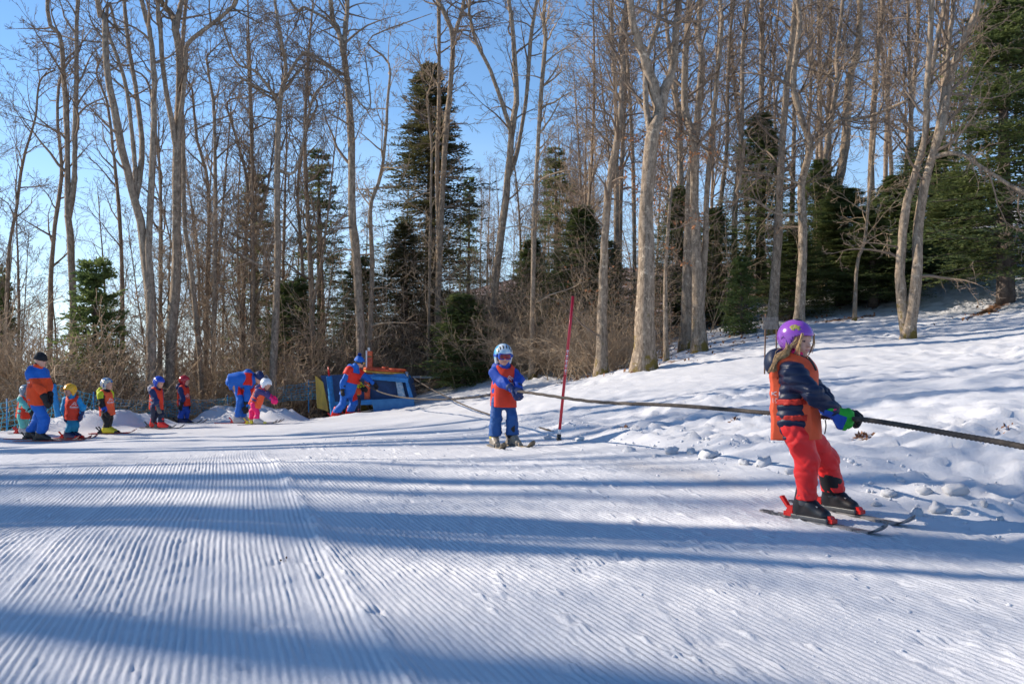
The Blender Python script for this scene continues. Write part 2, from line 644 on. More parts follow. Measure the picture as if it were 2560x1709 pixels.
# crumbs and slabs scattered over the surface
spot = np.maximum(0, fbm(TX * 14, TY * 12, 63, 2) - 0.40) * sstep(-0.1, 0.5, S_ - seam + 0.5 * fbm(TX, TY, 66, 2) - 0.15)
Zt = Zt + 0.09 * np.minimum(spot, 0.14)
pit = np.maximum(0, fbm(TX * 5.5, TY * 5.5, 77, 3) - 0.47)
Zt = Zt - 0.10 * np.minimum(pit, 0.15)
Zt = Zt + 0.004 * fbm(TX * 22, TY * 14, 67, 2)
# lane polished by skis next to the loose snow
lane = sstep(-1.2, -0.3, Ee)
Zt = Zt + lane * 0.012 * fbm(TX * 1.6 + 0.6 * TY, TY * 0.7, 69, 3)
Zt = Zt - 0.12 * sstep(-0.18, 0.12, Ee) - 0.12 * sstep(14.4, 15.3, TY)
nc, nr = len(ts), len(ty)
ii = np.arange(nr - 1)[:, None] * nc + np.arange(nc - 1)[None]
kq = keep[:-1, :-1] & keep[1:, 1:] & keep[:-1, 1:] & keep[1:, :-1]
ii = ii[kq]
quads = np.stack([ii, ii + 1, ii + nc + 1, ii + nc], -1)
used = np.unique(quads)
remap = np.full(nc * nr, -1)
remap[used] = np.arange(len(used))
V = np.c_[TX.ravel(), TY.ravel(), Zt.ravel()][used]
me = mesh_data("groomed_track", V, [remap[quads]])
set_attr(me, "dirt", np.zeros(len(V)))
set_attr(me, "grime", track_grime(V[:, 0], V[:, 1]))
tag(obj("groomed_track", me, M_SNOW), kind="structure")

# ------------------------------------------------------------------ trees
def bark_material(name, dark, light, moss):
    m = bpy.data.materials.new(name)
    m.use_nodes = True
    nt = m.node_tree
    b = nt.nodes["Principled BSDF"]
    b.inputs["Roughness"].default_value = 0.9
    b.inputs["Specular IOR Level"].default_value = 0.15
    tc = nd(nt, "ShaderNodeTexCoord")
    mp = nd(nt, "ShaderNodeMapping")
    mp.inputs["Scale"].default_value = (1, 1, 0.35)
    nt.links.new(tc.outputs["Object"], mp.inputs["Vector"])
    n1 = nd(nt, "ShaderNodeTexNoise", Scale=15.0, Detail=7.0, Roughness=0.78)
    nt.links.new(mp.outputs[0], n1.inputs["Vector"])
    r = nd(nt, "ShaderNodeValToRGB")
    r.color_ramp.elements[0].position = 0.34
    r.color_ramp.elements[1].position = 0.66
    r.color_ramp.elements[0].color = (*dark, 1)
    r.color_ramp.elements[1].color = (*light, 1)
    nt.links.new(n1.outputs["Fac"], r.inputs[0])
    # pale lichen blotches
    n2 = nd(nt, "ShaderNodeTexNoise", Scale=8.0, Detail=6.0, Roughness=0.8)
    nt.links.new(tc.outputs["Object"], n2.inputs["Vector"])
    r2 = nd(nt, "ShaderNodeValToRGB")
    r2.color_ramp.elements[0].position = 0.56
    r2.color_ramp.elements[1].position = 0.66
    mx = nd(nt, "ShaderNodeMixRGB")
    mx.inputs["Color2"].default_value = (light[0] * 1.45, light[1] * 1.5, light[2] * 1.5, 1)
    nt.links.new(n2.outputs["Fac"], r2.inputs[0])
    nt.links.new(r2.outputs[0], mx.inputs["Fac"])
    nt.links.new(r.outputs[0], mx.inputs["Color1"])
    # moss climbing from the foot
    sp = nd(nt, "ShaderNodeSeparateXYZ")
    nt.links.new(tc.outputs["Object"], sp.inputs[0])
    mr = nd(nt, "ShaderNodeMapRange")
    mr.inputs["From Min"].default_value = 1.5
    mr.inputs["From Max"].default_value = 0.0
    mr.inputs["To Min"].default_value = 0.0
    mr.inputs["To Max"].default_value = 0.19
    nt.links.new(sp.outputs["Z"], mr.inputs["Value"])
    n3 = nd(nt, "ShaderNodeTexNoise", Scale=3.2, Detail=5.0, Roughness=0.7)
    nt.links.new(tc.outputs["Object"], n3.inputs["Vector"])
    ad = nd(nt, "ShaderNodeMath", operation='ADD')
    nt.links.new(n3.outputs["Fac"], ad.inputs[0])
    nt.links.new(mr.outputs[0], ad.inputs[1])
    r3 = nd(nt, "ShaderNodeValToRGB")
    r3.color_ramp.elements[0].position = 0.66
    r3.color_ramp.elements[1].position = 0.74
    nt.links.new(ad.outputs[0], r3.inputs[0])
    mx2 = nd(nt, "ShaderNodeMixRGB")
    mx2.inputs["Color2"].default_value = (*moss, 1)
    nt.links.new(r3.outputs[0], mx2.inputs["Fac"])
    nt.links.new(mx.outputs[0], mx2.inputs["Color1"])
    nt.links.new(mx2.outputs[0], b.inputs["Base Color"])
    n4 = nd(nt, "ShaderNodeTexNoise", Scale=26.0, Detail=5.0, Roughness=0.7)
    nt.links.new(mp.outputs[0], n4.inputs["Vector"])
    bp = nd(nt, "ShaderNodeBump", Strength=0.9, Distance=0.03)
    nt.links.new(n4.outputs["Fac"], bp.inputs["Height"])
    nt.links.new(bp.outputs[0], b.inputs["Normal"])
    return m


M_BARK = bark_material("bark_grey", (0.105, 0.078, 0.054), (0.45, 0.352, 0.258), (0.18, 0.13, 0.035))
M_BARK2 = bark_material("bark_brown", (0.12, 0.086, 0.06), (0.43, 0.325, 0.232), (0.16, 0.12, 0.03))
M_TWIG = material("twig_brown", (0.30, 0.225, 0.165), 0.85, var=0.55, vscale=0.8, spec=0.2)
M_TWIG2 = material("twig_tan", (0.56, 0.415, 0.275), 0.85, var=0.5, vscale=0.9, spec=0.2)
M_FIRBARK = material("bark_fir", (0.19, 0.15, 0.12), 0.9, col2=(0.08, 0.06, 0.05), vscale=12, bump=0.6, bscale=40, stretch=(1, 1, 0.4))
def needle_material(name, light, dark):
    m = material(name, light, 0.6, col2=dark, vscale=1.6, spec=0.3, detail=6)
    nt = m.node_tree
    b = nt.nodes["Principled BSDF"]
    out = nt.nodes["Material Output"]
    tr = nd(nt, "ShaderNodeBsdfTranslucent")
    mx = nd(nt, "ShaderNodeMixShader")
    mx.inputs[0].default_value = 0.42
    nt.links.new(b.inputs["Base Color"].links[0].from_socket, tr.inputs["Color"])
    nt.links.new(b.outputs[0], mx.inputs[1])
    nt.links.new(tr.outputs[0], mx.inputs[2])
    nt.links.new(mx.outputs[0], out.inputs["Surface"])
    return m


M_NEEDLE = needle_material("needles_dark", (0.215, 0.25, 0.085), (0.095, 0.135, 0.05))
M_NEEDLE2 = needle_material("needles_olive", (0.22, 0.275, 0.09), (0.095, 0.145, 0.052))
M_NEEDLE3 = needle_material("needles_rusty", (0.18, 0.165, 0.07), (0.075, 0.085, 0.038))
M_LEAF = material("dead_beech_leaves", (0.50, 0.215, 0.085), 0.8, col2=(0.26, 0.11, 0.05), vscale=6)


def grow(S, D, Ln, N, curl, up, g):
    B = len(S)
    P = np.empty((B, N, 3))
    P[:, 0] = S
    D = norm(D.copy())
    bend = g.normal(size=(B, 3)) * curl * 0.5
    st = (Ln / (N - 1))[:, None]
    for i in range(1, N):
        D = norm(D + g.normal(size=(B, 3)) * curl + bend + np.array([0, 0, up]))
        P[:, i] = P[:, i - 1] + D * st
    return P


def offshoots(P, R, n, t0, t1, ang, lf, lj, g, parent_len, tpow=1.0):
    """n children on each path: start, direction, length, start radius"""
    B, N, _ = P.shape
    t = t0 + (t1 - t0) * ((np.arange(n)[None] + g.random((B, n))) / n) ** tpow
    f = t * (N - 1)
    i = np.minimum(f.astype(int), N - 2)
    w = (f - i)[..., None]
    b = np.arange(B)[:, None]
    S = P[b, i] * (1 - w) + P[b, i + 1] * w
    T = norm(P[b, i + 1] - P[b, i])
    r = R[b, i] * (1 - w[..., 0]) + R[b, i + 1] * w[..., 0]
    q = norm(np.cross(T, g.normal(size=T.shape)))
    a = g.uniform(ang[0], ang[1], size=(B, n))[..., None]
    D = T * np.cos(a) + q * np.sin(a)
    Ln = parent_len[:, None] * lf * (1 - lj * t) * g.uniform(0.6, 1.2, size=(B, n))
    return S.reshape(-1, 3), D.reshape(-1, 3), Ln.ravel(), r.ravel()


def taper(r0, r1, N):
    t = np.linspace(0, 1, N)[None]
    return r0[:, None] * (1 - t) + r1[:, None] * t if not np.isscalar(r1) else np.maximum(r0[:, None] * (1 - t), r1)


def crown_mesh(stems, g, n1=26, t0=0.3, l1=3.2, up=0.06, n2=6, n3=5, n4=3, thin=0.0055, curl=0.16, ang1=(0.5, 1.15)):
    """branches, boughs and twigs for stems [(pts N,3, radii N)]"""
    mb = MB()
    Ps = np.stack([s[0] for s in stems])
    Rs = np.stack([s[1] for s in stems])
    ln = np.full(len(stems), l1)
    S, D, Ln, r = offshoots(Ps, Rs, n1, t0, 0.99, ang1, 1.0, 0.45, g, ln)
    r1 = np.minimum(r * 0.55, 0.012 + 0.014 * Ln)
    P1 = grow(S, D, Ln, 8, curl, up, g)
    R1 = taper(r1, thin * 1.2, 8)
    mb.add(*batch_tubes(P1, R1, 4))
    S, D, L2, r = offshoots(P1, R1, n2, 0.18, 0.98, (0.45, 1.0), 0.46, 0.4, g, Ln)
    P2 = grow(S, D, L2, 5, curl * 1.2, up * 0.9, g)
    R2 = taper(np.minimum(r * 0.65, 0.012), thin, 5)
    mb.add(*batch_tubes(P2, R2, 3))
    S, D, L3, r = offshoots(P2, R2, n3, 0.15, 1.0, (0.4, 0.95), 0.48, 0.35, g, L2)
    P3 = grow(S, D, L3, 3, curl * 1.2, up * 0.7, g)
    R3 = taper(np.minimum(r * 0.7, 0.007), thin * 0.85, 3)
    mb.add(*batch_tubes(P3, R3, 3))
    tips = P3
    if n4:
        S, D, L4, r = offshoots(P3, R3, n4, 0.2, 1.0, (0.35, 0.9), 0.6, 0.2, g, L3)
        P4 = grow(S, D, L4, 2, curl, up * 0.5, g)
        ln = P4[:, 1] - P4[:, 0]
        wv = norm(np.cross(ln, g.normal(size=ln.shape))) * thin * 0.9
        n_ = len(P4)
        mb.add(np.stack([P4[:, 0] - wv, P4[:, 0] + wv, P4[:, 1] + wv * 0.5, P4[:, 1] - wv * 0.5], 1).reshape(-1, 3), np.arange(n_ * 4).reshape(-1, 4))
        tips = P4
    return mb, tips


def stem(pts, r0, r1, N=28, flare=0.0, g=None):
    P = resample(pts, N)
    t = np.linspace(0, 1, N)
    R = r0 * (0.74 * (1 - t) ** 0.75 + 0.26 * np.exp(-t * 8)) + r1 * t
    if flare:
        h = P[:, 2] - P[0, 2]
        R = R * (1 + flare * np.exp(-np.maximum(h, 0) / 0.28))
    if g is not None:
        P[1:-1, :2] += g.normal(size=(N - 2, 2)) * r0 * 0.05
        R = R * (1 + 0.04 * g.normal(size=N))
    return P, R


def trunk_mesh(stems, sides=12, g=None):
    mb = MB()
    for P, R in stems:
        V, f = batch_tubes(P[None], R[None], sides)
        # bark is not perfectly round
        c = np.repeat(P, sides, axis=0)
        V = c + (V - c) * (1 + 0.07 * np.sin(np.tile(np.arange(sides) * 2.1, len(P)) + V[:, 2] * 1.7)[:, None])
        mb.add(V, f)
    return mb


def leaf_scatter(mb, C, size, g, nper=1, spread=0.05, droop=0.4):
    """small leaf-shaped faces around the points C"""
    C = np.repeat(C, nper, axis=0)
    n = len(C)
    C = C + g.normal(size=(n, 3)) * spread
    a = norm(g.normal(size=(n, 3)) + np.array([0, 0, -droop]))
    b = norm(np.cross(a, g.normal(size=(n, 3))))
    s = size * g.uniform(0.6, 1.3, size=(n, 1))
    V = np.stack([C, C + a * s * 0.5 + b * s * 0.32, C + a * s, C + a * s * 0.5 - b * s * 0.32], 1).reshape(-1, 3)
    f = np.arange(n * 4).reshape(-1, 4)
    mb.add(V, f)


def photo_tree(name, label, d, w, traces, seed, cb=0.35, n1=24, l1=2.6, ext=9.0, mat=None, twig=None, group=None, sink=0.1,
               flare=0.5, n4=3, up=0.05, leaves=0, ang1=(0.5, 1.15), n2=6, low=0, base=None, top_r=0.03, n3=4):
    """a tree whose stems follow traced positions: traces = [[(u,v),...], ...] at distance d; w = stem width in photo pixels"""
    g = np.random.default_rng(seed)
    stems3 = []
    first = None
    for j, tr in enumerate(traces):
        dd = d
        wj = w
        if isinstance(tr, tuple):
            tr, wj, off = tr
            dd = d + off
        pts = [at(u, v, d + (dd - d) * (k / max(1, len(tr) - 1))) for k, (u, v) in enumerate(tr)]
        if j == 0:
            for k in range(1, len(pts)):
                pts[k] = pts[k] + np.array([0, 0.15 * g.normal(), 0])
        else:
            # start on the axis of the nearest stem already there
            best = min(((np.hypot(P[:, 0] - pts[0][0], P[:, 2] - pts[0][2]).min(), n) for n, (P, R) in enumerate(stems3)))
            P = stems3[best[1]][0]
            i0 = int(np.hypot(P[:, 0] - pts[0][0], P[:, 2] - pts[0][2]).argmin())
            dy = P[i0, 1] - pts[0][1]
            pts = [p + np.array([0, dy, 0]) for p in pts]
            pts[0] = P[i0].copy()
        dirv = norm(pts[-1] - pts[-2])
        dirv = norm(dirv * np.array([0.55, 0.55, 1]) + np.array([0, 0, 0.5]))
        e = ext * (1.0 if j == 0 else 0.8) if tr[-1][1] < 60 else 0.9
        if e > 0:
            pts += [pts[-1] + dirv * e * 0.5 + g.normal(size=3) * 0.3, pts[-1] + dirv * e + g.normal(size=3) * 0.5]
        r0 = wj * d / F * 0.5
        if first is None:
            gzv = gz(pts[0][0], pts[0][1])
            p0 = pts[0].copy()
            p0[2] = min(gzv - sink, pts[0][2]) if pts[0][2] < gzv + 1.0 else gzv - sink
            if pts[0][2] - p0[2] > 0.6:
                pts = [p0] + pts
            else:
                pts[0] = p0
            first = p0 + np.array([0, 0, sink])
        stems3.append(stem(pts, r0, top_r, 32, flare if j == 0 else 0.0, g))
    root = empty(name, first, label, "tree", group)
    stems3 = [(P - first, R) for P, R in stems3]
    trunk_mesh(stems3, 12, g).build("trunk", mat or M_BARK, root)
    mb, tips = crown_mesh(stems3, g, n1=max(8, int(n1 * 0.88)), t0=cb, l1=l1, n4=n4, up=up, ang1=ang1, n2=n2, n3=n3)
    if low:
        # dead side branches on the lower trunk
        mb2, _ = crown_mesh([(P[:16], R[:16]) for P, R in stems3], g, n1=low, t0=0.12, l1=1.7, n4=2, up=0.0, n2=5, n3=4, ang1=(0.9, 1.5))
        for V in mb2.v:
            pass
        for fq in mb2.f:
            mb.f.append(fq + mb.n)
        mb.v += mb2.v
        mb.n += mb2.n
    crown = mb.build("crown", twig or M_TWIG, root)
    if leaves:
        lb = MB()
        pick = tips[g.random(len(tips)) < leaves][:, -1]
        leaf_scatter(lb, pick, 0.075, g, 3)
        lv = lb.build("dry_leaves", M_LEAF, root, smooth=False)
    return root


def z1(*p):
    return [(x / 1.634, y / 1.634) for x, y in p]


def z2(*p):
    return [(800 + x / 1.634, y / 1.634) for x, y in p]


def z3(*p):
    return [(1600 + x / 1.633, y / 1.633) for x, y in p]


G_EDGE = "bare trees along the edge of the snow"
photo_tree("bare_tree", "forked grey tree behind the young fir at far left", 29, 24,
           [z1((300, 1400), (300, 1080), (298, 870), (268, 560), (256, 330), (246, 150), (190, 30)),
            (z1((303, 900), (322, 760), (325, 600), (332, 300), (340, 0)), 19, 0.5)], 101, cb=0.34, n1=22, group=G_EDGE)
photo_tree("bare_tree", "tall tree splitting low into four leaning stems, behind the fence", 25, 33,
           [z1((617, 1560), (608, 1250), (562, 950), (522, 740), (482, 480), (440, 250), (420, 60), (395, 0)),
            (z1((610, 1260), (600, 1050), (605, 900), (620, 600), (622, 300), (606, 130), (575, 0)), 25, 0.6),
            (z1((548, 860), (536, 700), (530, 600), (500, 350), (455, 200), (420, 100)), 15, 0.9),
            (z1((550, 800), (557, 680), (562, 560), (540, 370), (505, 150), (490, 0)), 18, 1.4)], 102, cb=0.4, n1=13, l1=2.2, group=G_EDGE)
photo_tree("bare_tree", "thick straight grey tree with a crooked limb high on its right", 26.5, 33,
           [z1((690, 1560), (714, 1050), (730, 700), (730, 300), (726, 120), (690, 50), (640, -60)),
            (z1((707, 600), (680, 330), (666, 150), (655, 0)), 16, -0.6),
            (z1((752, 640), (765, 300), (776, 190), (870, 110), (940, 50), (985, -40)), 14, -0.8),
            (z1((730, 140), (745, 40), (750, -60)), 18, 0.3)], 103, cb=0.38, n1=15, l1=2.4, group=G_EDGE)
photo_tree("bare_tree", "slender tree bowing beside the thick straight tree behind the red helmet child", 27.5, 17,
           [z1((822, 1560), (782, 1150), (750, 900), (752, 560), (740, 300), (760, 0))], 104, cb=0.42, n1=16, l1=1.8, group=G_EDGE)
photo_tree("bare_tree", "thin tree with a narrow crown right of the bowing tree", 30, 16,
           [z1((872, 1560), (880, 900), (870, 600), (860, 420), (850, 280))], 105, cb=0.25, n1=26, l1=2.4, ext=1.5, top_r=0.01, group=G_EDGE)
photo_tree("bare_tree", "grey tree behind the bending instructor with a wide forked crown", 27, 24,
           [z1((1115, 1570), (1128, 1100), (1130, 760), (1136, 500), (1150, 380), (1165, 280), (1150, 150), (1120, 20)),
            (z1((1140, 440), (1100, 360), (1040, 290), (960, 250)), 9, -0.5),
            (z1((1160, 320), (1230, 220), (1290, 230), (1400, 330)), 9, -0.8),
            (z1((1145, 740), (1200, 700), (1240, 560), (1275, 400), (1330, 330)), 10, 0.6),
            (z1((1118, 1140), (1060, 1085), (930, 1010), (890, 960)), 9, -1.0)], 106, cb=0.30, n1=13, l1=2.1, ext=3.0, top_r=0.012, low=6, group=G_EDGE)
photo_tree("bare_tree", "tall tree rising behind the rope tow machine, forked near the top", 28, 30,
           [z2((168, 1440), (150, 1080), (140, 900), (126, 550), (106, 330), (96, 200), (70, 110), (45, 0)),
            (z2((97, 215), (110, 100), (116, 0)), 17, 0.4),
            (z2((95, 330), (40, 270), (-40, 240), (-110, 300)), 8, -0.8),
            (z2((82, 140), (30, 80), (-60, 30), (-130, -10)), 9, -0.4)], 107, cb=0.34, n1=15, l1=2.6, low=7, group=G_EDGE)
photo_tree("bare_tree", "second slim stem close beside the tree behind the tow machine", 28.4, 17,
           [z2((203, 1440), (204, 1080), (206, 850), (240, 720), (266, 620), (275, 400), (278, 250))], 108, cb=0.3, n1=20, l1=2.2, ext=1.0, low=10, top_r=0.01, twig=M_TWIG2, group=G_EDGE)
photo_tree("bare_tree", "pale thin sunlit tree left of the low spruce behind the bench", 30.5, 12,
           [z2((440, 1500), (446, 1150), (450, 850), (455, 600), (440, 400))], 109, cb=0.2, n1=26, l1=2.0, ext=2, low=8, top_r=0.01, twig=M_TWIG2, group=G_EDGE)
photo_tree("bare_tree", "twin stemmed tall tree standing in front of the big spruce", 31, 22,
           [z2((480, 1420), (488, 1000), (510, 600), (530, 350), (542, 150), (500, 40), (470, -60)),
            (z2((490, 1000), (478, 700), (486, 400), (485, 50), (490, -40)), 15, 0.7),
            (z2((540, 170), (575, 60), (590, -20)), 12, 0.3)], 110, cb=0.3, n1=18, l1=2.4, low=8, group=G_EDGE)
photo_tree("bare_tree", "tall tree splitting into three wide stems against open blue sky", 30, 28,
           [z2((700, 1450), (718, 1150), (734, 1000), (762, 780), (782, 560), (797, 450), (803, 350), (785, 100), (772, -20)),
            (z2((775, 545), (765, 490), (700, 300), (640, 180), (615, 80), (612, 0)), 13, -0.7),
            (z2((778, 720), (800, 640), (840, 420), (862, 150), (888, 0)), 15, 0.8)], 111, cb=0.33, n1=16, l1=2.4, group=G_EDGE)
photo_tree("bare_tree", "slim pale tree behind the boy in the blue helmet", 27, 16,
           [z2((868, 1525), (872, 1000), (886, 700), (902, 400), (922, 150), (918, 0))], 112, cb=0.25, n1=30, l1=2.0, low=8, twig=M_TWIG2, group=G_EDGE)
photo_tree("bare_tree", "leaning grey tree just right of the red pole", 22, 29,
           [z2((1148, 1535), (1160, 1200), (1166, 950), (1182, 750), (1216, 530), (1242, 250), (1248, 60))], 113, cb=0.32, n1=30, l1=2.3, low=4, group=G_EDGE)
photo_tree("bare_tree", "thickest trunk at the snow edge, mossy on its right, forking above", 20, 52,
           [z3((15, 1495), (22, 1150), (26, 850), (50, 560), (82, 440), (40, 280), (-10, 150), (-40, 0)),
            (z3((70, 470), (105, 360), (135, 280), (150, 100), (160, 0)), 33, 0.5),
            (z3((55, 560), (20, 420), (25, 250), (70, 100), (80, -40)), 18, 0.8)], 114, cb=0.36, n1=16, l1=2.6, group=G_EDGE, mat=M_BARK)
photo_tree("young_beech", "slender young beech holding orange dead leaves behind the thickest trunk", 21.5, 13,
           [z3((108, 1425), (108, 1150), (110, 880), (124, 760), (118, 640))], 115, cb=0.16, n1=22, l1=1.3, ext=0.8, top_r=0.008, leaves=0.22, up=0.0, n4=2, ang1=(1.0, 1.6), group=G_EDGE)
photo_tree("bare_tree", "straight trunk left of the mossy footed tree at the snow bank", 24.5, 30,
           [z3((187, 1405), (196, 900), (212, 700), (236, 500), (246, 250), (236, 150), (252, 0))], 116, cb=0.3, n1=26, l1=2.2, group=G_EDGE)
photo_tree("bare_tree", "tree with a moss covered foot where the snow bank begins", 22.5, 33,
           [z3((243, 1425), (232, 1050), (226, 800), (212, 600), (190, 420), (186, 200), (200, 0)),
            (z3((258, 1300), (266, 1000), (272, 800), (290, 600), (312, 350), (332, 100), (326, 0)), 20, 0.8)], 117, cb=0.3, n1=18, l1=2.2, group=G_EDGE)
photo_tree("bare_tree", "grey trunk rising behind the weathered board, left of two", 24, 27,
           [z3((537, 1305), (560, 950), (580, 650), (600, 350), (622, 0))], 118, cb=0.25, n1=30, l1=2.5, low=6, group=G_EDGE)
photo_tree("bare_tree", "grey trunk just above the purple helmet with a kinked top", 23, 27,
           [z3((645, 1305), (660, 1000), (672, 750), (690, 610), (652, 470), (625, 320), (655, 100), (650, 0)),
            (z3((690, 610), (740, 560), (800, 500), (870, 490)), 10, -0.6),
            (z3((645, 770), (600, 720), (500, 700), (400, 690)), 8, -0.8),
            (z3((660, 880), (560, 870), (480, 820), (400, 790)), 7, -0.5)], 119, cb=0.28, n1=13, l1=2.2, low=4, group=G_EDGE)
photo_tree("bare_tree", "twin sunlit trunks rising from one foot on the open snow slope", 19.5, 33,
           [z3((1092, 1390), (1120, 1120), (1150, 900), (1182, 680), (1230, 500), (1290, 300), (1352, 80), (1376, 0)),
            (z3((1068, 1380), (1062, 1150), (1070, 1000), (1085, 850), (1140, 650), (1166, 540), (1170, 350), (1192, 0)), 30, 0.25),
            (z3((1200, 640), (1228, 450), (1250, 280), (1262, 150), (1275, -20)), 17, 0.6),
            (z3((1195, 650), (1260, 628), (1320, 635), (1400, 690), (1500, 752), (1570, 790), (1640, 850)), 13, -1.2),
            (z3((1170, 370), (1210, 280), (1240, 100), (1255, -20)), 16, 0.5)], 120, cb=0.36, n1=12, l1=2.0, low=3, mat=M_BARK, group=G_EDGE)
photo_tree("bare_tree", "small thin tree in front of the dark fir mass, right of centre", 25, 11,
           [z3((875, 1255), (885, 1080), (915, 960), (960, 560), (985, 420))], 121, cb=0.25, n1=24, l1=2.3, ext=0.5, top_r=0.008, up=0.0, ang1=(0.7, 1.4), twig=M_TWIG2, group=G_EDGE)
for k, (lab, dd, ww, tr) in enumerate([
        ("thin far trunk high on the slope, left of a pair", 36, 15, z3((325, 900), (350, 600), (366, 300), (382, 0))),
        ("thin far trunk high on the slope, right of a pair", 35, 18, z3((388, 860), (410, 550), (426, 200), (440, 0))),
        ("pale tall trunk behind the purple helmet girl's grey trees", 33, 20, z3((735, 900), (760, 600), (790, 350), (802, 240), (832, 0))),
        ("thick dark trunk leaning right above the fir mass", 34, 34, z3((795, 850), (830, 600), (860, 350), (886, 200), (900, 0))),
        ("tall trunk between the dark leaning trunk and the twin trunks", 37, 22, z3((945, 640), (960, 300), (986, 0))),
        ("slim trunk close left of the twin trunks", 38, 16, z3((1080, 760), (1108, 350), (1136, 0))),
        ("far trunk above the fir at the right edge, left one", 34, 18, z3((1345, 600), (1370, 250), (1392, 0))),
        ("far straight trunk behind the trees right of the pole", 36, 18, z3((618, 980), (620, 600), (640, 0))),
        ("dim trunk between the thickest trunk and the straight trunk", 33, 22, z3((160, 1200), (165, 600), (130, 300), (110, 0))),
        ("dark trunk behind the leaning grey tree at the pole", 31, 18, z2((1210, 1130), (1215, 700), (1205, 350), (1190, 0))),
        ("bare trunk between the slim pale tree and the leaning grey tree", 33, 14, z2((1285, 1200), (1280, 700), (1262, 300), (1250, 0)))]):
    photo_tree("bare_tree", lab, dd, ww, [tr], 140 + k, cb=0.3, n1=30, l1=2.8, n4=2, group="trees standing back in the wood", mat=M_BARK2)

for k, (lab, dd, ww, tr) in enumerate([
        ("dark slim tree between the far left forked tree and the left edge", 33, 17, z1((205, 1300), (220, 1000), (236, 700), (240, 480), (225, 300))),
        ("leaning thin tree at the left edge of the view", 31, 12, z1((30, 1150), (60, 850), (95, 650), (140, 480), (160, 330))),
        ("slim tree close right of the far left forked tree", 35, 14, z1((500, 1250), (492, 900), (470, 640), (430, 420), (400, 300))),
        ("thin tree seen between the four stemmed tree and the thick straight tree", 36, 13, z1((655, 1200), (650, 800), (640, 560), (600, 330))),
        ("thin dark tree left of the slender bowing tree's crown", 34, 14, z1((845, 1400), (850, 800), (800, 560), (790, 380))),
        ("dark thin tree between the narrow crowned tree and the bending instructor's tree", 35, 14, z1((985, 1450), (1000, 1000), (1010, 760), (960, 560), (930, 420))),
        ("wide branching thin tree left of the tow machine's tree", 33, 14, z1((1260, 1450), (1230, 1000), (1215, 780), (1245, 560), (1290, 420)))]):
    photo_tree("bare_tree", lab, dd, ww, [tr], 170 + k, cb=0.22, n1=26, l1=2.6, n4=2, ext=1.5, top_r=0.01, group="trees standing back in the wood", mat=M_BARK2, up=0.06)
# ---- conifers
def place(proto, used, loc, rz, scale, label=None, group=None):
    if not used:
        used.append(1)
        proto.location = loc
        proto.rotation_euler = (0, 0, rz)
        proto.scale = scale if isinstance(scale, (tuple, list)) else (scale,) * 3
        tag(proto, label, None, group)
        return proto
    return copy_tree(proto, loc, rz, scale, label, group)


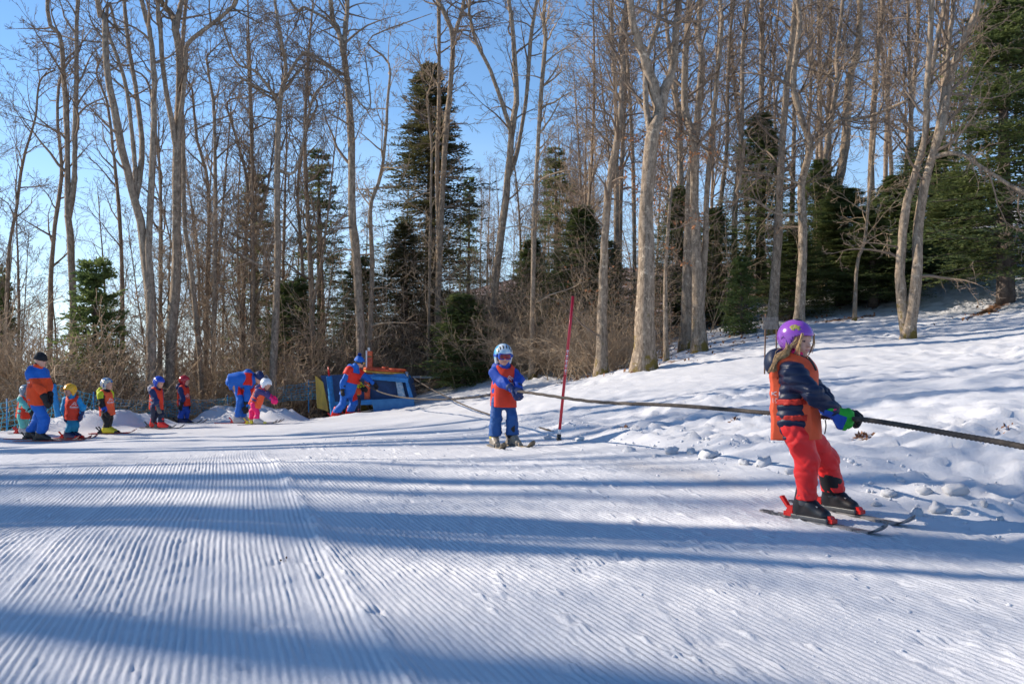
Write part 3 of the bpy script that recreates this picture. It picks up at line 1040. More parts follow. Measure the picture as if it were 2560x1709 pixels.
def conifer(name, H, rad, seed, needles, trunk_r=0.14, clear=0.06, per=7, gap=0.30, droop=-0.12, tw=11, nt=8, sparse=0.0, loc=(0, 0, 0), label=None, group=None):
    g = np.random.default_rng(seed)
    root = empty(name, loc, label, "tree", group)
    P = np.c_[0.03 * np.sin(np.linspace(0, 4, 14)), 0.03 * np.cos(np.linspace(0, 3, 14)), np.linspace(-0.15, H, 14)]
    R = trunk_r * (1 - np.linspace(0, 1, 14)) ** 0.9 + 0.008
    mb = MB()
    mb.tube(P, R, 8)
    zs = []
    h = clear * H
    while h < H - 0.12:
        zs.append(h)
        h += gap * g.uniform(0.7, 1.3) * (1.0 if h < 0.7 * H else 0.75)
    S, D, Ln = [], [], []
    for h in zs:
        t = h / H
        prof = (1 - t) ** 0.85 * (0.55 + 0.45 * min(1, t / 0.18))
        n = max(4, int(per * (0.75 + 0.5 * g.random())))
        a0 = g.random() * 6.28
        for k in range(n):
            if g.random() < sparse:
                continue
            a = a0 + 6.283 * (k + 0.35 * g.normal()) / n
            Lb = rad * prof * g.uniform(0.50, 1.22) * (0.88 + 0.22 * math.sin(2 * a + h * 1.3 + seed) + 0.12 * math.sin(3 * a - h * 2.1)) + 0.10
            rise = droop * (1.1 - 1.2 * t) + 0.55 * max(0, t - 0.6)
            S.append((0, 0, h + 0.45 * gap * g.normal()))
            D.append((math.cos(a), math.sin(a), rise))
            Ln.append(Lb)
    S, D, Ln = np.array(S, float), np.array(D, float), np.array(Ln)
    PB = grow(S, D, Ln, 7, 0.05, 0.025, g)
    RB = taper(0.006 + 0.011 * Ln, 0.004, 7)
    mb.add(*batch_tubes(PB, RB, 4))
    mb.build("trunk", M_FIRBARK, root)
    # side shoots lying roughly in the plane of each bough
    B = len(PB)
    n = tw
    t = 0.12 + 0.88 * (np.arange(n)[None] + g.random((B, n))) / n
    f = t * 6
    i = np.minimum(f.astype(int), 5)
    w = (f - i)[..., None]
    b = np.arange(B)[:, None]
    s = PB[b, i] * (1 - w) + PB[b, i + 1] * w
    T = norm(PB[b, i + 1] - PB[b, i])
    side = norm(np.cross(T, np.array([0, 0, 1.0])))
    sgn = np.where((np.arange(n)[None] + g.integers(0, 2, (B, 1))) % 2 == 0, 1.0, -1.0)[..., None]
    d = norm(T * 0.75 + side * sgn * g.uniform(0.6, 1.0, (B, n, 1)) + np.array([0, 0, 1]) * g.normal(size=(B, n, 1)) * 0.42 - np.array([0, 0, 0.16]))
    ll = (0.10 + 0.40 * Ln[:, None] * (1 - 0.62 * t)) * g.uniform(0.65, 1.2, (B, n))
    ll = np.minimum(ll, 0.62)
    s, d, ll = s.reshape(-1, 3), d.reshape(-1, 3), ll.ravel()
    # the bough's own end shoot
    s = np.concatenate([s, PB[:, 4]])
    d = np.concatenate([d, norm(PB[:, 6] - PB[:, 4])])
    ll = np.concatenate([ll, np.linalg.norm(PB[:, 6] - PB[:, 4], axis=1) + 0.06])
    nb = MB()
    q = len(s)
    # needle tufts: slim leaf-like faces set on both sides of each shoot
    kk = np.arange(nt)
    tt = (kk[None] + g.random((q, nt))) / nt
    base = s[:, None] + d[:, None] * (ll[:, None] * tt)[..., None]
    base[..., 2] -= 0.10 * (ll[:, None] * tt) ** 2
    sd = norm(np.cross(d, np.array([0, 0, 1.0])))[:, None]
    upv = norm(np.cross(sd[:, 0], d))[:, None]
    sg = np.where(kk % 2 == 0, 1.0, -1.0)[None, :, None]
    out = norm(d[:, None] * 0.8 + sd * sg * g.uniform(0.4, 1.0, (q, nt, 1)) + upv * g.uniform(-0.15, 0.75, (q, nt, 1)))
    ln = (0.075 + 0.09 * ll[:, None] * (1 - 0.4 * tt))[..., None] * g.uniform(0.7, 1.25, (q, nt, 1))
    wv = norm(np.cross(out, upv + 0.6 * g.normal(size=(q, nt, 3)))) * ln * 0.20
    tip = base + out * ln
    mid = base + out * ln * 0.55
    V = np.stack([base, mid + wv, tip, mid - wv], 2).reshape(-1, 3)
    fq = np.arange(len(V)).reshape(-1, 4)
    nb.add(V, fq)
    nb.build("crown", needles, root, smooth=False)
    return root


G_FIR = "firs and spruces in the wood"


FIRS = {}
for kind, H, rad, nm, kw in [
        ("dense", 10.0, 1.75, M_NEEDLE, dict(gap=0.21, per=9, tw=13, nt=8, droop=-0.12, clear=0.05)),
        ("tall", 14.0, 2.3, M_NEEDLE3, dict(gap=0.27, per=9, tw=14, nt=8, droop=-0.30, clear=0.05)),
        ("edge", 10.5, 2.2, M_NEEDLE, dict(gap=0.20, per=9, tw=15, nt=8, droop=-0.22, clear=0.10)),
        ("sparse", 11.0, 1.5, M_NEEDLE, dict(gap=0.33, per=7, tw=12, nt=8, droop=-0.22, sparse=0.25, clear=0.05)),
        ("young", 3.6, 1.25, M_NEEDLE2, dict(gap=0.15, per=7, tw=11, nt=9, droop=0.12, clear=0.03)),
        ("small", 3.2, 1.0, M_NEEDLE, dict(gap=0.125, per=8, tw=11, nt=9, droop=0.0, clear=0.03))]:
    FIRS[kind] = (conifer("young_fir" if H < 5 else "spruce_tree", H, rad, 500 + len(FIRS), nm, trunk_r=0.012 * H + 0.03, group=G_FIR, **kw), H, rad, [])


def fir(name, label, u, v, d, vtop, wpx, seed, kind="dense"):
    """fir with its foot at (u, v) and its tip at row vtop, wpx = full width in photo pixels"""
    p = at(u, v, d)
    z = gz(p[0], p[1])
    H = (870 - vtop) / F * d - z
    root, h0, r0, used = FIRS[kind]
    sx = wpx * d / F * 0.5 / r0 * {'tall': 1.3, 'sparse': 1.3, 'edge': 1.1}.get(kind, 1.15)
    return place(root, used, (p[0], p[1], z), seed * 1.7, (sx, sx, H / h0), label, G_FIR)


fir("young_fir", "bushy young fir behind the children at the far left", 236, 950, 26.5, 640, 288, 201, "young")
fir("spruce_tree", "dark spruce left of the tree behind the bending instructor", 640, 960, 41, 430, 288, 202, "sparse")
fir("spruce_tree", "dark narrow spruce right of the tree behind the bending instructor", 800, 960, 42, 375, 264, 203, "sparse")
fir("spruce_tree", "biggest dark spruce behind the twin stemmed tree at centre", 1075, 960, 36, 165, 446, 204, "tall")
fir("spruce_tree", "sparse thin spruce against the sky right of the biggest spruce", 1172, 900, 45, 440, 138, 205, "sparse")
fir("young_fir", "low bushy spruce behind the boy in the blue helmet", 1155, 965, 28.5, 735, 218, 206, "small")
fir("spruce_tree", "slim dark spruce top left of the leaning grey tree", 1390, 940, 42, 370, 218, 207, "sparse")
fir("spruce_tree", "broad dark fir behind the red pole", 1455, 930, 30, 520, 338, 208, "dense")
fir("spruce_tree", "tall dark fir left of the trunks behind the weathered board", 1903, 830, 35, 285, 312, 209, "dense")
fir("young_fir", "small bright green fir by the snow bank", 1853, 800, 25, 640, 138, 210, "young")
fir("spruce_tree", "dense fir behind the small thin tree right of centre", 2110, 800, 29, 470, 392, 211, "dense")
fir("spruce_tree", "dense fir right behind the twin sunlit trunks", 2240, 770, 31, 440, 351, 212, "dense")
fir("spruce_tree", "large fir filling the right edge above the snow slope", 2510, 757, 25, -60, 580, 213, "edge")
fir("spruce_tree", "dark fir low between the twin trunks and the right edge", 2400, 755, 29, 430, 338, 214, "dense")
fir("spruce_tree", "shaded fir behind the moss footed tree", 1700, 860, 30, 470, 276, 215, "dense")
fir("spruce_tree", "shaded fir under the two grey trunks above the purple helmet", 1985, 800, 27, 560, 262, 216, "dense")
fir("spruce_tree", "shaded spruce between the low spruce and the red pole", 1330, 955, 33, 600, 264, 217, "dense")
fir("spruce_tree", "dark fir low behind the rope tow machine", 900, 985, 33, 640, 299, 218, "dense")
fir("young_fir", "dark young fir at the left edge of the wood", 5, 960, 36, 680, 130, 219, "small")
fir("young_fir", "dark fir low behind the bending instructor's tree", 730, 990, 31, 700, 264, 220, "small")

fir("spruce_tree", "dense dark fir low behind the snow bank, left of the twin trunks", 2180, 790, 27.5, 540, 330, 221, "edge")
fir("spruce_tree", "wide fir whose boughs reach behind the twin trunks from the right", 2330, 770, 33, 330, 380, 222, "edge")
fir("spruce_tree", "dark fir standing back between the two grey trunks and the twin trunks", 2050, 790, 33, 400, 300, 223, "edge")
fir("spruce_tree", "dark fir in the gap right of the moss footed tree", 1790, 830, 29, 520, 230, 224, "dense")
fir("spruce_tree", "dark bushy fir low behind the leaning grey tree", 1520, 900, 31, 600, 250, 225, "edge")
fir("spruce_tree", "bushy dark fir at the foot of the biggest spruce", 1010, 975, 33, 560, 300, 226, "tall")
# ---- thickets, saplings and far trees (few shapes, many individuals)
def shrub_proto(name, seed, n, H, spread, twig, label, cat, group, leaves=0):
    g = np.random.default_rng(seed)
    root = empty(name, (0, 0, 0), label, cat, group)
    a = g.random(n) * 6.283
    S = np.c_[0.22 * spread * g.normal(size=n), 0.22 * spread * g.normal(size=n), np.full(n, -0.05)]
    D = np.c_[np.cos(a) * spread * 0.5, np.sin(a) * spread * 0.5, g.uniform(0.6, 1.4, n)]
    Ln = H * g.uniform(0.5, 1.15, n)
    P = grow(S, D, Ln, 9, 0.11, -0.01, g)
    R = taper(g.uniform(0.008, 0.018, n), 0.004, 9)
    mb = MB()
    mb.add(*batch_tubes(P, R, 4))
    mb.build("stems", twig, root)
    mb = MB()
    S, D, L2, r = offshoots(P, R, 7, 0.2, 0.98, (0.4, 1.2), 0.38, 0.4, g, Ln)
    P2 = grow(S, D, L2, 5, 0.16, 0.02, g)
    R2 = taper(np.minimum(r * 0.7, 0.008), 0.0035, 5)
    mb.add(*batch_tubes(P2, R2, 3))
    S, D, L3, r = offshoots(P2, R2, 5, 0.1, 1.0, (0.4, 1.1), 0.5, 0.3, g, L2)
    P3 = grow(S, D, L3, 3, 0.16, 0.02, g)
    R3 = taper(np.minimum(r * 0.8, 0.005), 0.003, 3)
    mb.add(*batch_tubes(P3, R3, 3))
    mb.build("twigs", twig, root)
    if leaves:
        lb = MB()
        leaf_scatter(lb, P3[g.random(len(P3)) < leaves][:, -1], 0.07, g, 2)
        lb.build("dry_leaves", M_LEAF, root, smooth=False)
    return root


G_BUSH = "leafless bushes at the foot of the wood"
bushes = [(shrub_proto("bare_bush", 301, 46, 1.9, 1.3, M_TWIG2, "tangled tan bush of bare twigs at the foot of the wood", "bush", G_BUSH), []),
          (shrub_proto("bare_bush", 302, 30, 2.3, 0.9, M_TWIG, "brown bush of bare twigs at the foot of the wood", "bush", G_BUSH), []),
          (shrub_proto("bare_bush", 303, 24, 2.6, 1.1, M_TWIG2, "bush of bare twigs with scattered orange leaves", "bush", G_BUSH, leaves=0.10), [])]
BL = ["tangled tan bush of bare twigs at the foot of the wood", "brown bush of bare twigs at the foot of the wood", "bush of bare twigs with scattered orange leaves"]
br = np.random.default_rng(33)
# (u, v, d, kind, scale)
for (u, d, k, s) in [(20, 23.5, 0, 1.0), (70, 24.2, 0, 1.1), (130, 23.8, 0, 1.05), (185, 24.6, 0, 1.1), (245, 24.6, 0, 0.95), (0, 25.5, 0, 1.2), (100, 26, 0, 1.35),
                     (170, 27, 0, 1.4), (300, 26, 1, 1.0), (40, 28, 0, 1.5), (345, 27, 1, 0.8), (430, 27.5, 1, 0.9), (520, 28.5, 1, 1.1), (590, 28, 0, 1.0), (480, 30, 1, 1.3), (690, 29.5, 1, 1.2), (760, 30, 0, 1.1),
                     (820, 31, 1, 1.3), (870, 30.5, 0, 1.1), (960, 31.5, 0, 1.2), (1020, 33, 1, 1.4), (1040, 32, 0, 1.0), (1250, 30, 1, 1.1), (1210, 32, 2, 1.4), (1090, 34, 2, 1.4),
                     (1330, 28, 0, 0.9), (1390, 27.5, 0, 1.0), (1440, 26, 0, 1.0), (1490, 24, 0, 0.95), (1530, 23.2, 0, 0.95), (1560, 24.5, 2, 0.9), (1480, 27, 2, 1.1),
                     (1640, 24, 2, 0.55), (1950, 27, 0, 0.5), (620, 33, 1, 1.4), (560, 34, 0, 1.5), (700, 36, 1, 1.6), (900, 36, 1, 1.6), (390, 32, 1, 1.3), (310, 33, 0, 1.4),
                     (30, 24.6, 0, 1.5), (95, 25.0, 0, 1.6), (150, 25.6, 0, 1.7), (215, 25.4, 0, 1.2), (560, 27.8, 0, 1.5), (640, 28.6, 0, 1.7), (700, 28.4, 0, 1.6), (780, 29.2, 0, 1.7), (850, 29.6, 0, 1.6), (950, 30.4, 0, 1.6), (1010, 30.6, 0, 1.5), (1230, 28.8, 0, 1.3), (1290, 28.4, 0, 1.4), (1350, 27.6, 0, 1.4), (1420, 26.6, 0, 1.3), (470, 28.0, 0, 1.2), (400, 28.4, 0, 1.2),
                     (1290, 35, 2, 1.7), (1160, 38, 1, 1.8), (980, 38, 0, 1.7), (820, 36, 0, 1.5)]:
    x = (u - 1280) / F * d
    p, used = bushes[k]
    s = s * (1.4 if u < 260 and k == 0 else 1.0)
    place(p, used, (x, d, gz(x, d) - 0.05), br.random() * 6.28, s * br.uniform(0.85, 1.15), BL[k], G_BUSH)


G_SAP = "thin young trees between the trunks"
SL = ["thin young tree with tan spreading twigs between the trunks", "thin young tree with brown twigs between the trunks"]
saps = [(shrub_proto("sapling", 311, 7, 5.0, 0.55, M_TWIG2, SL[0], "tree", G_SAP, leaves=0.03), []), (shrub_proto("sapling", 312, 6, 6.0, 0.5, M_TWIG, SL[1], "tree", G_SAP), [])]
for k, (u, d) in enumerate([(30, 29), (110, 31), (280, 29), (330, 31), (450, 31), (500, 33), (560, 31), (640, 30), (680, 32), (740, 33), (860, 33), (900, 31), (940, 34), (990, 32), (1010, 35), (1060, 32),
                            (1120, 34), (1190, 33), (1240, 31), (1290, 32), (1350, 30), (1420, 29), (1500, 27), (1560, 27), (1660, 27), (1720, 28), (1780, 27), (1960, 30), (2060, 31), (2140, 33), (2350, 30), (2440, 31), (60, 32), (150, 33), (210, 31), (260, 34), (350, 35), (420, 34), (530, 35), (610, 36), (700, 36), (780, 35), (590, 27.5), (665, 28.0), (720, 28.6), (800, 29.0), (880, 29.5), (930, 29.8), (1000, 30), (1045, 30.2), (1210, 29), (1265, 28.6), (1320, 28)]):
    x = (u - 1280) / F * d
    p, used = saps[k % 2]
    place(p, used, (x, d, gz(x, d) - 0.05), br.random() * 6.28, br.uniform(0.7, 1.15), SL[k % 2], G_SAP)


def far_tree_proto(seed, H, twig, label, group, r0=0.13, cb=0.3, l1=2.6, n1=34, n4=2, forks=1):
    g = np.random.default_rng(seed)
    root = empty("bare_tree", (0, 0, 0), label, "tree", group)
    lean = g.normal(size=2) * 0.25
    pts = [(0, 0, -0.3), (lean[0] * 0.5, lean[1] * 0.5, H * 0.3), (lean[0] * 1.5, lean[1] * 1.2, H * 0.65), (lean[0] * 2 + g.normal() * 0.5, lean[1] * 2, H)]
    st = [stem(pts, r0, 0.012, 32, 0.3, g)]
    for k in range(forks):
        i = int(g.integers(9, 15))
        b = st[0][0][i]
        a = g.random() * 6.28
        q = np.array([math.cos(a), math.sin(a), 0])
        st.append(stem([b, b + q * 0.6 + np.array([0, 0, H * 0.15]), b + q * 1.3 + np.array([0, 0, H * 0.45])], st[0][1][i] * 0.75, 0.01, 32, 0, g))
    trunk_mesh(st, 8, g).build("trunk", M_BARK2, root)
    mb, _ = crown_mesh(st, g, n1=n1, t0=cb, l1=l1, n4=n4, n2=6, n3=5, up=0.07)
    mb.build("crown", twig, root)
    return root


G_FAR = "far bare trees deep in the wood"
G_HILL = "bare trees on the wooded slope at the right"
L_FAR = "slim bare tree among many far behind on the falling slope"
L_HILL = "slim bare tree among many on the wooded slope at the right"
L_OFF = "tall bare tree of the wood continuing left of the fence"
protos = [(far_tree_proto(400 + k, [14, 16, 12, 17, 13][k], [M_TWIG, M_TWIG, M_TWIG2, M_TWIG, M_TWIG][k], L_FAR, G_FAR, r0=[0.12, 0.15, 0.09, 0.16, 0.1][k], cb=[0.25, 0.35, 0.2, 0.4, 0.22][k], n1=30, n4=1), []) for k in range(5)]
fr = np.random.default_rng(55)
pts_used = []


def scatter(n, ulo, uhi, dlo, dhi, label, group, smin, smax, mind=1.3):
    c = 0
    tries = 0
    while c < n and tries < 4000:
        tries += 1
        d = dlo + (dhi - dlo) * fr.random()
        u = fr.uniform(ulo, uhi)
        x = (u - 1280) / F * d
        if any((x - a) ** 2 + (d - b) ** 2 < mind ** 2 for a, b in pts_used):
            continue
        pts_used.append((x, d))
        k = int(fr.integers(0, len(protos)))
        s = fr.uniform(smin, smax)
        place(protos[k][0], protos[k][1], (x, d, gz(x, d) - 0.1), fr.random() * 6.28, (s, s, s * fr.uniform(0.9, 1.15)), label, group)
        c += 1


scatter(60, -150, 900, 30, 66, L_FAR, G_FAR, 0.7, 1.0, 1.0)
scatter(12, 880, 1450, 38, 70, L_FAR, G_FAR, 0.65, 0.95)
scatter(40, 1400, 2700, 31, 62, L_HILL, G_HILL, 0.95, 1.35)
scatter(26, 980, 1500, 80, 125, L_FAR, G_FAR, 0.8, 1.2)
# trees of the same wood outside the left of the view; their trunks throw the long shadows across the track
tall = (far_tree_proto(450, 24, M_TWIG, L_OFF, "trees of the wood left of the view", r0=0.30, cb=0.72, l1=2.6, n1=12, n4=1), [])
sdir = np.array([SD.x, SD.y]) / math.hypot(SD.x, SD.y)
for (yc, t, s) in [(4.75, 30, (1.9, 1.9, 1.25)), (5.8, 20, (1.9, 1.9, 1.1)), (8.3, 22, (1.3, 1.3, 1.05)), (2.7, 38, (2.4, 2.4, 1.5)), (10.9, 30, 1.1), (3.75, 42, (2.3, 2.3, 1.55)), (5.1, 44, (2.3, 2.3, 1.6)), (8.3, 38, (1.8, 1.8, 1.4)), (9.5, 40, (1.8, 1.8, 1.45)), (12.6, 25, (1.3, 1.3, 1.2)), (14.3, 29, (1.5, 1.5, 1.25)), (15.6, 24, (1.2, 1.2, 1.2)), (17.2, 27, (1.5, 1.5, 1.3))]:
    x, y = sdir * t + np.array([0, yc])
    place(tall[0], tall[1], (x, y, gz(x, y) - 0.1), fr.random() * 6.28, s, L_OFF, "trees of the wood left of the view")
for (yc, t, s) in [(3.7, 40, 1.7), (5.0, 44, 1.75), (8.9, 48, 1.7), (1.6, 44, 1.8)]:
    x, y = sdir * t + np.array([0, yc])
    place(protos[1][0], protos[1][1], (x, y, gz(x, y) - 0.1), yc * 2.1, s, L_OFF, "trees of the wood left of the view")

# ------------------------------------------------------------------ solid modelling with distance fields (people, helmets, boots)
def dot3(a, b):
    return a[..., 0] * b[0] + a[..., 1] * b[1] + a[..., 2] * b[2]


def rcone(a, b, r1, r2, flat=None, k=1.0):
    a = np.array(a, np.float32)
    b = np.array(b, np.float32)
    ab = b - a
    L2 = float(ab @ ab) + 1e-12

    def f(p):
        w = p - a
        t = np.clip(dot3(w, ab) / L2, 0, 1)
        v = w - t[..., None] * ab
        if flat is not None:
            v = v + np.asarray(flat, np.float32) * (dot3(v, flat) * (k - 1))[..., None]
        return np.sqrt((v * v).sum(-1)) - (r1 + (r2 - r1) * t)
    f.box = (np.minimum(a - r1, b - r2), np.maximum(a + r1, b + r2))
    return f


def ell(c, axes, r):
    c = np.array(c, np.float32)
    A = np.array(axes, np.float32)
    r = np.array(r, np.float32)

    def f(p):
        q = (p - c) @ A.T
        k0 = np.sqrt(((q / r) ** 2).sum(-1))
        k1 = np.sqrt(((q / (r * r)) ** 2).sum(-1)) + 1e-9
        return k0 * (k0 - 1) / k1
    m = float(r.max())
    f.box = (c - m, c + m)
    return f


def rbox(c, axes, hs, rad):
    c = np.array(c, np.float32)
    A = np.array(axes, np.float32)
    hs = np.array(hs, np.float32) - rad

    def f(p):
        q = np.abs((p - c) @ A.T) - hs
        return np.sqrt((np.maximum(q, 0) ** 2).sum(-1)) + np.minimum(q.max(-1), 0) - rad
    m = float(np.linalg.norm(hs + rad))
    f.box = (c - m, c + m)
    return f


def union(fs, k=0.02):
    def f(p):
        d = fs[0](p)
        for g_ in fs[1:]:
            e = g_(p)
            h_ = np.maximum(k - np.abs(d - e), 0) / k if k > 0 else 0
            d = np.minimum(d, e) - (h_ * h_ * k * 0.25 if k > 0 else 0)
        return d
    f.box = (np.min([q.box[0] for q in fs], 0), np.max([q.box[1] for q in fs], 0))
    return f


def cut(f, *gs):
    """keep f where every g is negative"""
    def h_(p):
        d = f(p)
        for g_ in gs:
            d = np.maximum(d, g_(p))
        return d
    h_.box = f.box
    return h_


def minus(f, g_):
    def h_(p):
        return np.maximum(f(p), -g_(p))
    h_.box = f.box
    return h_


def grownf(f, e):
    def h_(p):
        return f(p) - e
    h_.box = (f.box[0] - e, f.box[1] + e)
    return h_


def half(c, n):
    """negative on the far side of the plane from n"""
    c = np.array(c, np.float32)
    n = np.array(n, np.float32)
    return lambda p: dot3(p - c, n)


def folds(f, amp, fr, seed, quilt=None):
    """cloth: irregular folds added to a surface"""
    g = np.random.default_rng(seed)
    K = norm(g.normal(size=(5, 3))) * g.uniform(0.6, 1.5, (5, 1)) * fr
    ph = g.random(5) * 6.28
    Wk = norm(g.normal(size=(2, 3))) * fr * 0.4

    def h_(p):
        d = f(p)
        w = 0.9 * np.sin(dot3(p, Wk[0])) + 0.9 * np.sin(dot3(p, Wk[1]) + 1.0)
        s = 0
        for i in range(5):
            s = s + np.sin(dot3(p, K[i]) + ph[i] + w)
        r = amp * (0.28 * s)
        r = r + amp * 1.3 * (0.5 - np.abs(np.sin(dot3(p, K[0]) * 0.8 + 1.4 * w + 0.8 * np.sin(dot3(p, K[1])))))
        if quilt is not None:
            r = r + quilt(p)
        return d - r
    h_.box = (f.box[0] - 2 * amp, f.box[1] + 2 * amp)
    return h_


def bunched(f, legs, amp):
    """cloth bunched into rings along limbs: legs = [(a, b, [(t, width), ...]), ...]"""
    prep = []
    for a, b, cs in legs:
        a = np.array(a, np.float32)
        b = np.array(b, np.float32)
        L_ = float(np.linalg.norm(b - a))
        ax_ = (b - a) / L_
        q = norm(np.cross(ax_, np.array([0.3, 1, 0.2]))).astype(np.float32)
        prep.append((a, ax_, q, np.cross(ax_, q).astype(np.float32), [(t * L_, w) for t, w in cs]))

    def h_(p):
        d = f(p)
        for a, ax_, q, r_, cs in prep:
            w = p - a
            s_ = dot3(w, ax_)
            lat = w - s_[..., None] * ax_
            near = np.exp(-(lat * lat).sum(-1) / 0.018)
            an = np.arctan2(dot3(w, q), dot3(w, r_))
            wv = np.abs(np.sin(s_ * 44 + 1.7 * np.sin(an * 2 + 1 + s_ * 9) + 1.1 * np.sin(an * 3 - s_ * 13))) * (0.55 + 0.45 * np.sin(an * 1.0 + s_ * 31)) - 0.25
            e = 0
            for c0, wd in cs:
                e = e + np.exp(-((s_ - c0) / wd) ** 2)
            d = d - amp * near * e * wv
        return d
    h_.box = f.box
    return h_


def polygonise(f, h, pad=0.012, refine=2):
    lo = np.array(f.box[0]) - pad - h
    hi = np.array(f.box[1]) + pad + h
    Bk = 4
    n = (np.ceil((hi - lo) / h / Bk).astype(int)) * Bk
    c = [lo[i] + (np.arange(n[i] // Bk) * Bk + (Bk - 1) / 2) * h for i in range(3)]
    C = np.stack(np.meshgrid(*c, indexing='ij'), -1).astype(np.float32)
    dc = f(C)
    D = np.repeat(np.repeat(np.repeat(dc, Bk, 0), Bk, 1), Bk, 2).astype(np.float32)
    sel = np.argwhere(np.abs(dc) < 6.5 * h)
    o = np.stack(np.meshgrid(*[np.arange(Bk)] * 3, indexing='ij'), -1).reshape(-1, 3)
    for s0 in range(0, len(sel), 4000):
        idx = (sel[s0:s0 + 4000, None] * Bk + o[None]).reshape(-1, 3)
        D[idx[:, 0], idx[:, 1], idx[:, 2]] = f((lo + idx * h).astype(np.float32))
    ins = D < 0
    cs = np.zeros(tuple(n - 1), np.int8)
    for a in (0, 1):
        for b in (0, 1):
            for e in (0, 1):
                cs += ins[a:n[0] - 1 + a, b:n[1] - 1 + b, e:n[2] - 1 + e]
    act = np.argwhere((cs > 0) & (cs < 8))
    vid = np.full(tuple(n - 1), -1, np.int64)
    vid[act[:, 0], act[:, 1], act[:, 2]] = np.arange(len(act))
    acc = np.zeros((len(act), 3))
    cnt = np.zeros(len(act))
    cor = [(a, b, e) for a in (0, 1) for b in (0, 1) for e in (0, 1)]
    for i in range(8):
        for j in range(i + 1, 8):
            if sum(abs(cor[i][k] - cor[j][k]) for k in range(3)) != 1:
                continue
            A = act + np.array(cor[i])
            Bq = act + np.array(cor[j])
            da = D[A[:, 0], A[:, 1], A[:, 2]]
            db = D[Bq[:, 0], Bq[:, 1], Bq[:, 2]]
            m = (da < 0) != (db < 0)
            t = np.where(m, da / np.where(m, da - db, 1), 0)
            acc[m] += (A + (Bq - A) * t[:, None])[m]
            cnt[m] += 1
    V = lo + acc / np.maximum(cnt, 1)[:, None] * h
    quads = []
    for ax in range(3):
        b1, b2 = [(1, 2), (2, 0), (0, 1)][ax]
        sl0 = [slice(None)] * 3
        sl1 = [slice(None)] * 3
        sl0[ax] = slice(0, n[ax] - 1)
        sl1[ax] = slice(1, n[ax])
        a0 = ins[tuple(sl0)]
        a1 = ins[tuple(sl1)]
        e = np.argwhere(a0 != a1)
        e = e[(e[:, b1] > 0) & (e[:, b2] > 0) & (e[:, b1] < n[b1] - 1) & (e[:, b2] < n[b2] - 1)]
        o1 = np.zeros(3, int)
        o1[b1] = 1
        o2 = np.zeros(3, int)
        o2[b2] = 1
        q = [vid[tuple((e - w).T)] for w in (o1 + o2, o2, o1 * 0, o1)]
        q = np.stack(q, 1)
        fl = a0[tuple(e.T)]
        q = np.where(fl[:, None], q, q[:, ::-1])
        quads.append(q)
    Q = np.concatenate(quads)
    Q = Q[(Q >= 0).all(1)]
    for _ in range(refine):
        p = V.astype(np.float32)
        d0 = f(p)
        gr = np.stack([f(p + np.eye(3, dtype=np.float32)[i] * h * 0.3) - d0 for i in range(3)], 1) / (h * 0.3)
        g2 = (gr * gr).sum(1) + 0.05
        stp = np.clip(d0 / g2, -0.4 * h, 0.4 * h)
        V = V - gr * stp[:, None]
    return V, Q


def solid(name, f, h, mat, parent, org, smooth=True, refine=2):
    V, Q = polygonise(f, h, refine=refine)
    if len(Q) == 0:
        print("EMPTY SOLID", name)
        return None
    return obj(name, mesh_data(name, V - org, [Q], smooth), mat, parent)


def frame(fwd, up=(0, 0, 1)):
    """rows: forward, side (the figure's left), up"""
    f = norm(np.array(fwd, float))
    u = np.array(up, float)
    s = norm(np.cross(u, f))
    u = np.cross(f, s)
    return np.array([f, s, u])


# ------------------------------------------------------------------ materials for clothing
def cloth(name, c, rough=0.62, var=0.18, sheen=0.0):
    return material(name, c, rough, var=var, vscale=9, bump=0.12, bscale=220, sheen=sheen, spec=0.35)


C_SKIN = material("skin", (0.60, 0.335, 0.245), 0.5, var=0.12, vscale=14, spec=0.4)
C_RED_VEST = cloth("vest_orange_red", (0.72, 0.045, 0.015))
C_ORANGE_VEST = cloth("vest_orange", (0.88, 0.115, 0.035))
C_STRAP = cloth("vest_strap", (0.62, 0.035, 0.02))
C_NAVY = cloth("navy_nylon", (0.012, 0.02, 0.055), 0.42)
C_BLUE = cloth("blue_ski_suit", (0.012, 0.135, 0.56))
C_ROYAL = cloth("royal_blue", (0.012, 0.07, 0.42))
C_DENIM = cloth("trouser_blue", (0.014, 0.085, 0.29))
C_ORANGE_JACKET = cloth("orange_red_jacket", (0.80, 0.075, 0.012))
C_REDPANEL = cloth("red_panel", (0.78, 0.025, 0.015))
C_REDPANTS = cloth("red_trousers", (0.94, 0.03, 0.028), 0.5)
C_BLACK = cloth("black_cloth", (0.012, 0.012, 0.014), 0.6)
C_MINT = cloth("mint", (0.13, 0.52, 0.47))
C_SKYBLUE = cloth("sky_blue", (0.02, 0.30, 0.62))
C_TEALBLUE = cloth("teal_blue", (0.012, 0.22, 0.40))
C_LIME = cloth("lime", (0.52, 0.62, 0.02))
C_PINK = cloth("hot_pink", (0.86, 0.012, 0.16))
C_PLUM = cloth("patterned_plum", (0.05, 0.04, 0.16), var=0.0)
C_GREYJ = cloth("grey_patterned", (0.42, 0.42, 0.48), var=0.5)
C_DARKBLUE = cloth("dark_blue", (0.012, 0.03, 0.12))
C_GREEN = cloth("glove_green", (0.025, 0.42, 0.03))
C_GBLUE = cloth("glove_blue", (0.012, 0.07, 0.38))
C_WHITE = material("white_print", (0.78, 0.76, 0.76), 0.6, var=0.1, vscale=40)


def gloss(name, c, col2=None, rough=0.22, vscale=10, ramp=(0.45, 0.55)):
    return material(name, c, rough, col2=col2, vscale=vscale, coat=0.35, ramp=ramp, detail=1.5) if col2 else material(name, c, rough, var=0.06, vscale=12, coat=0.35)


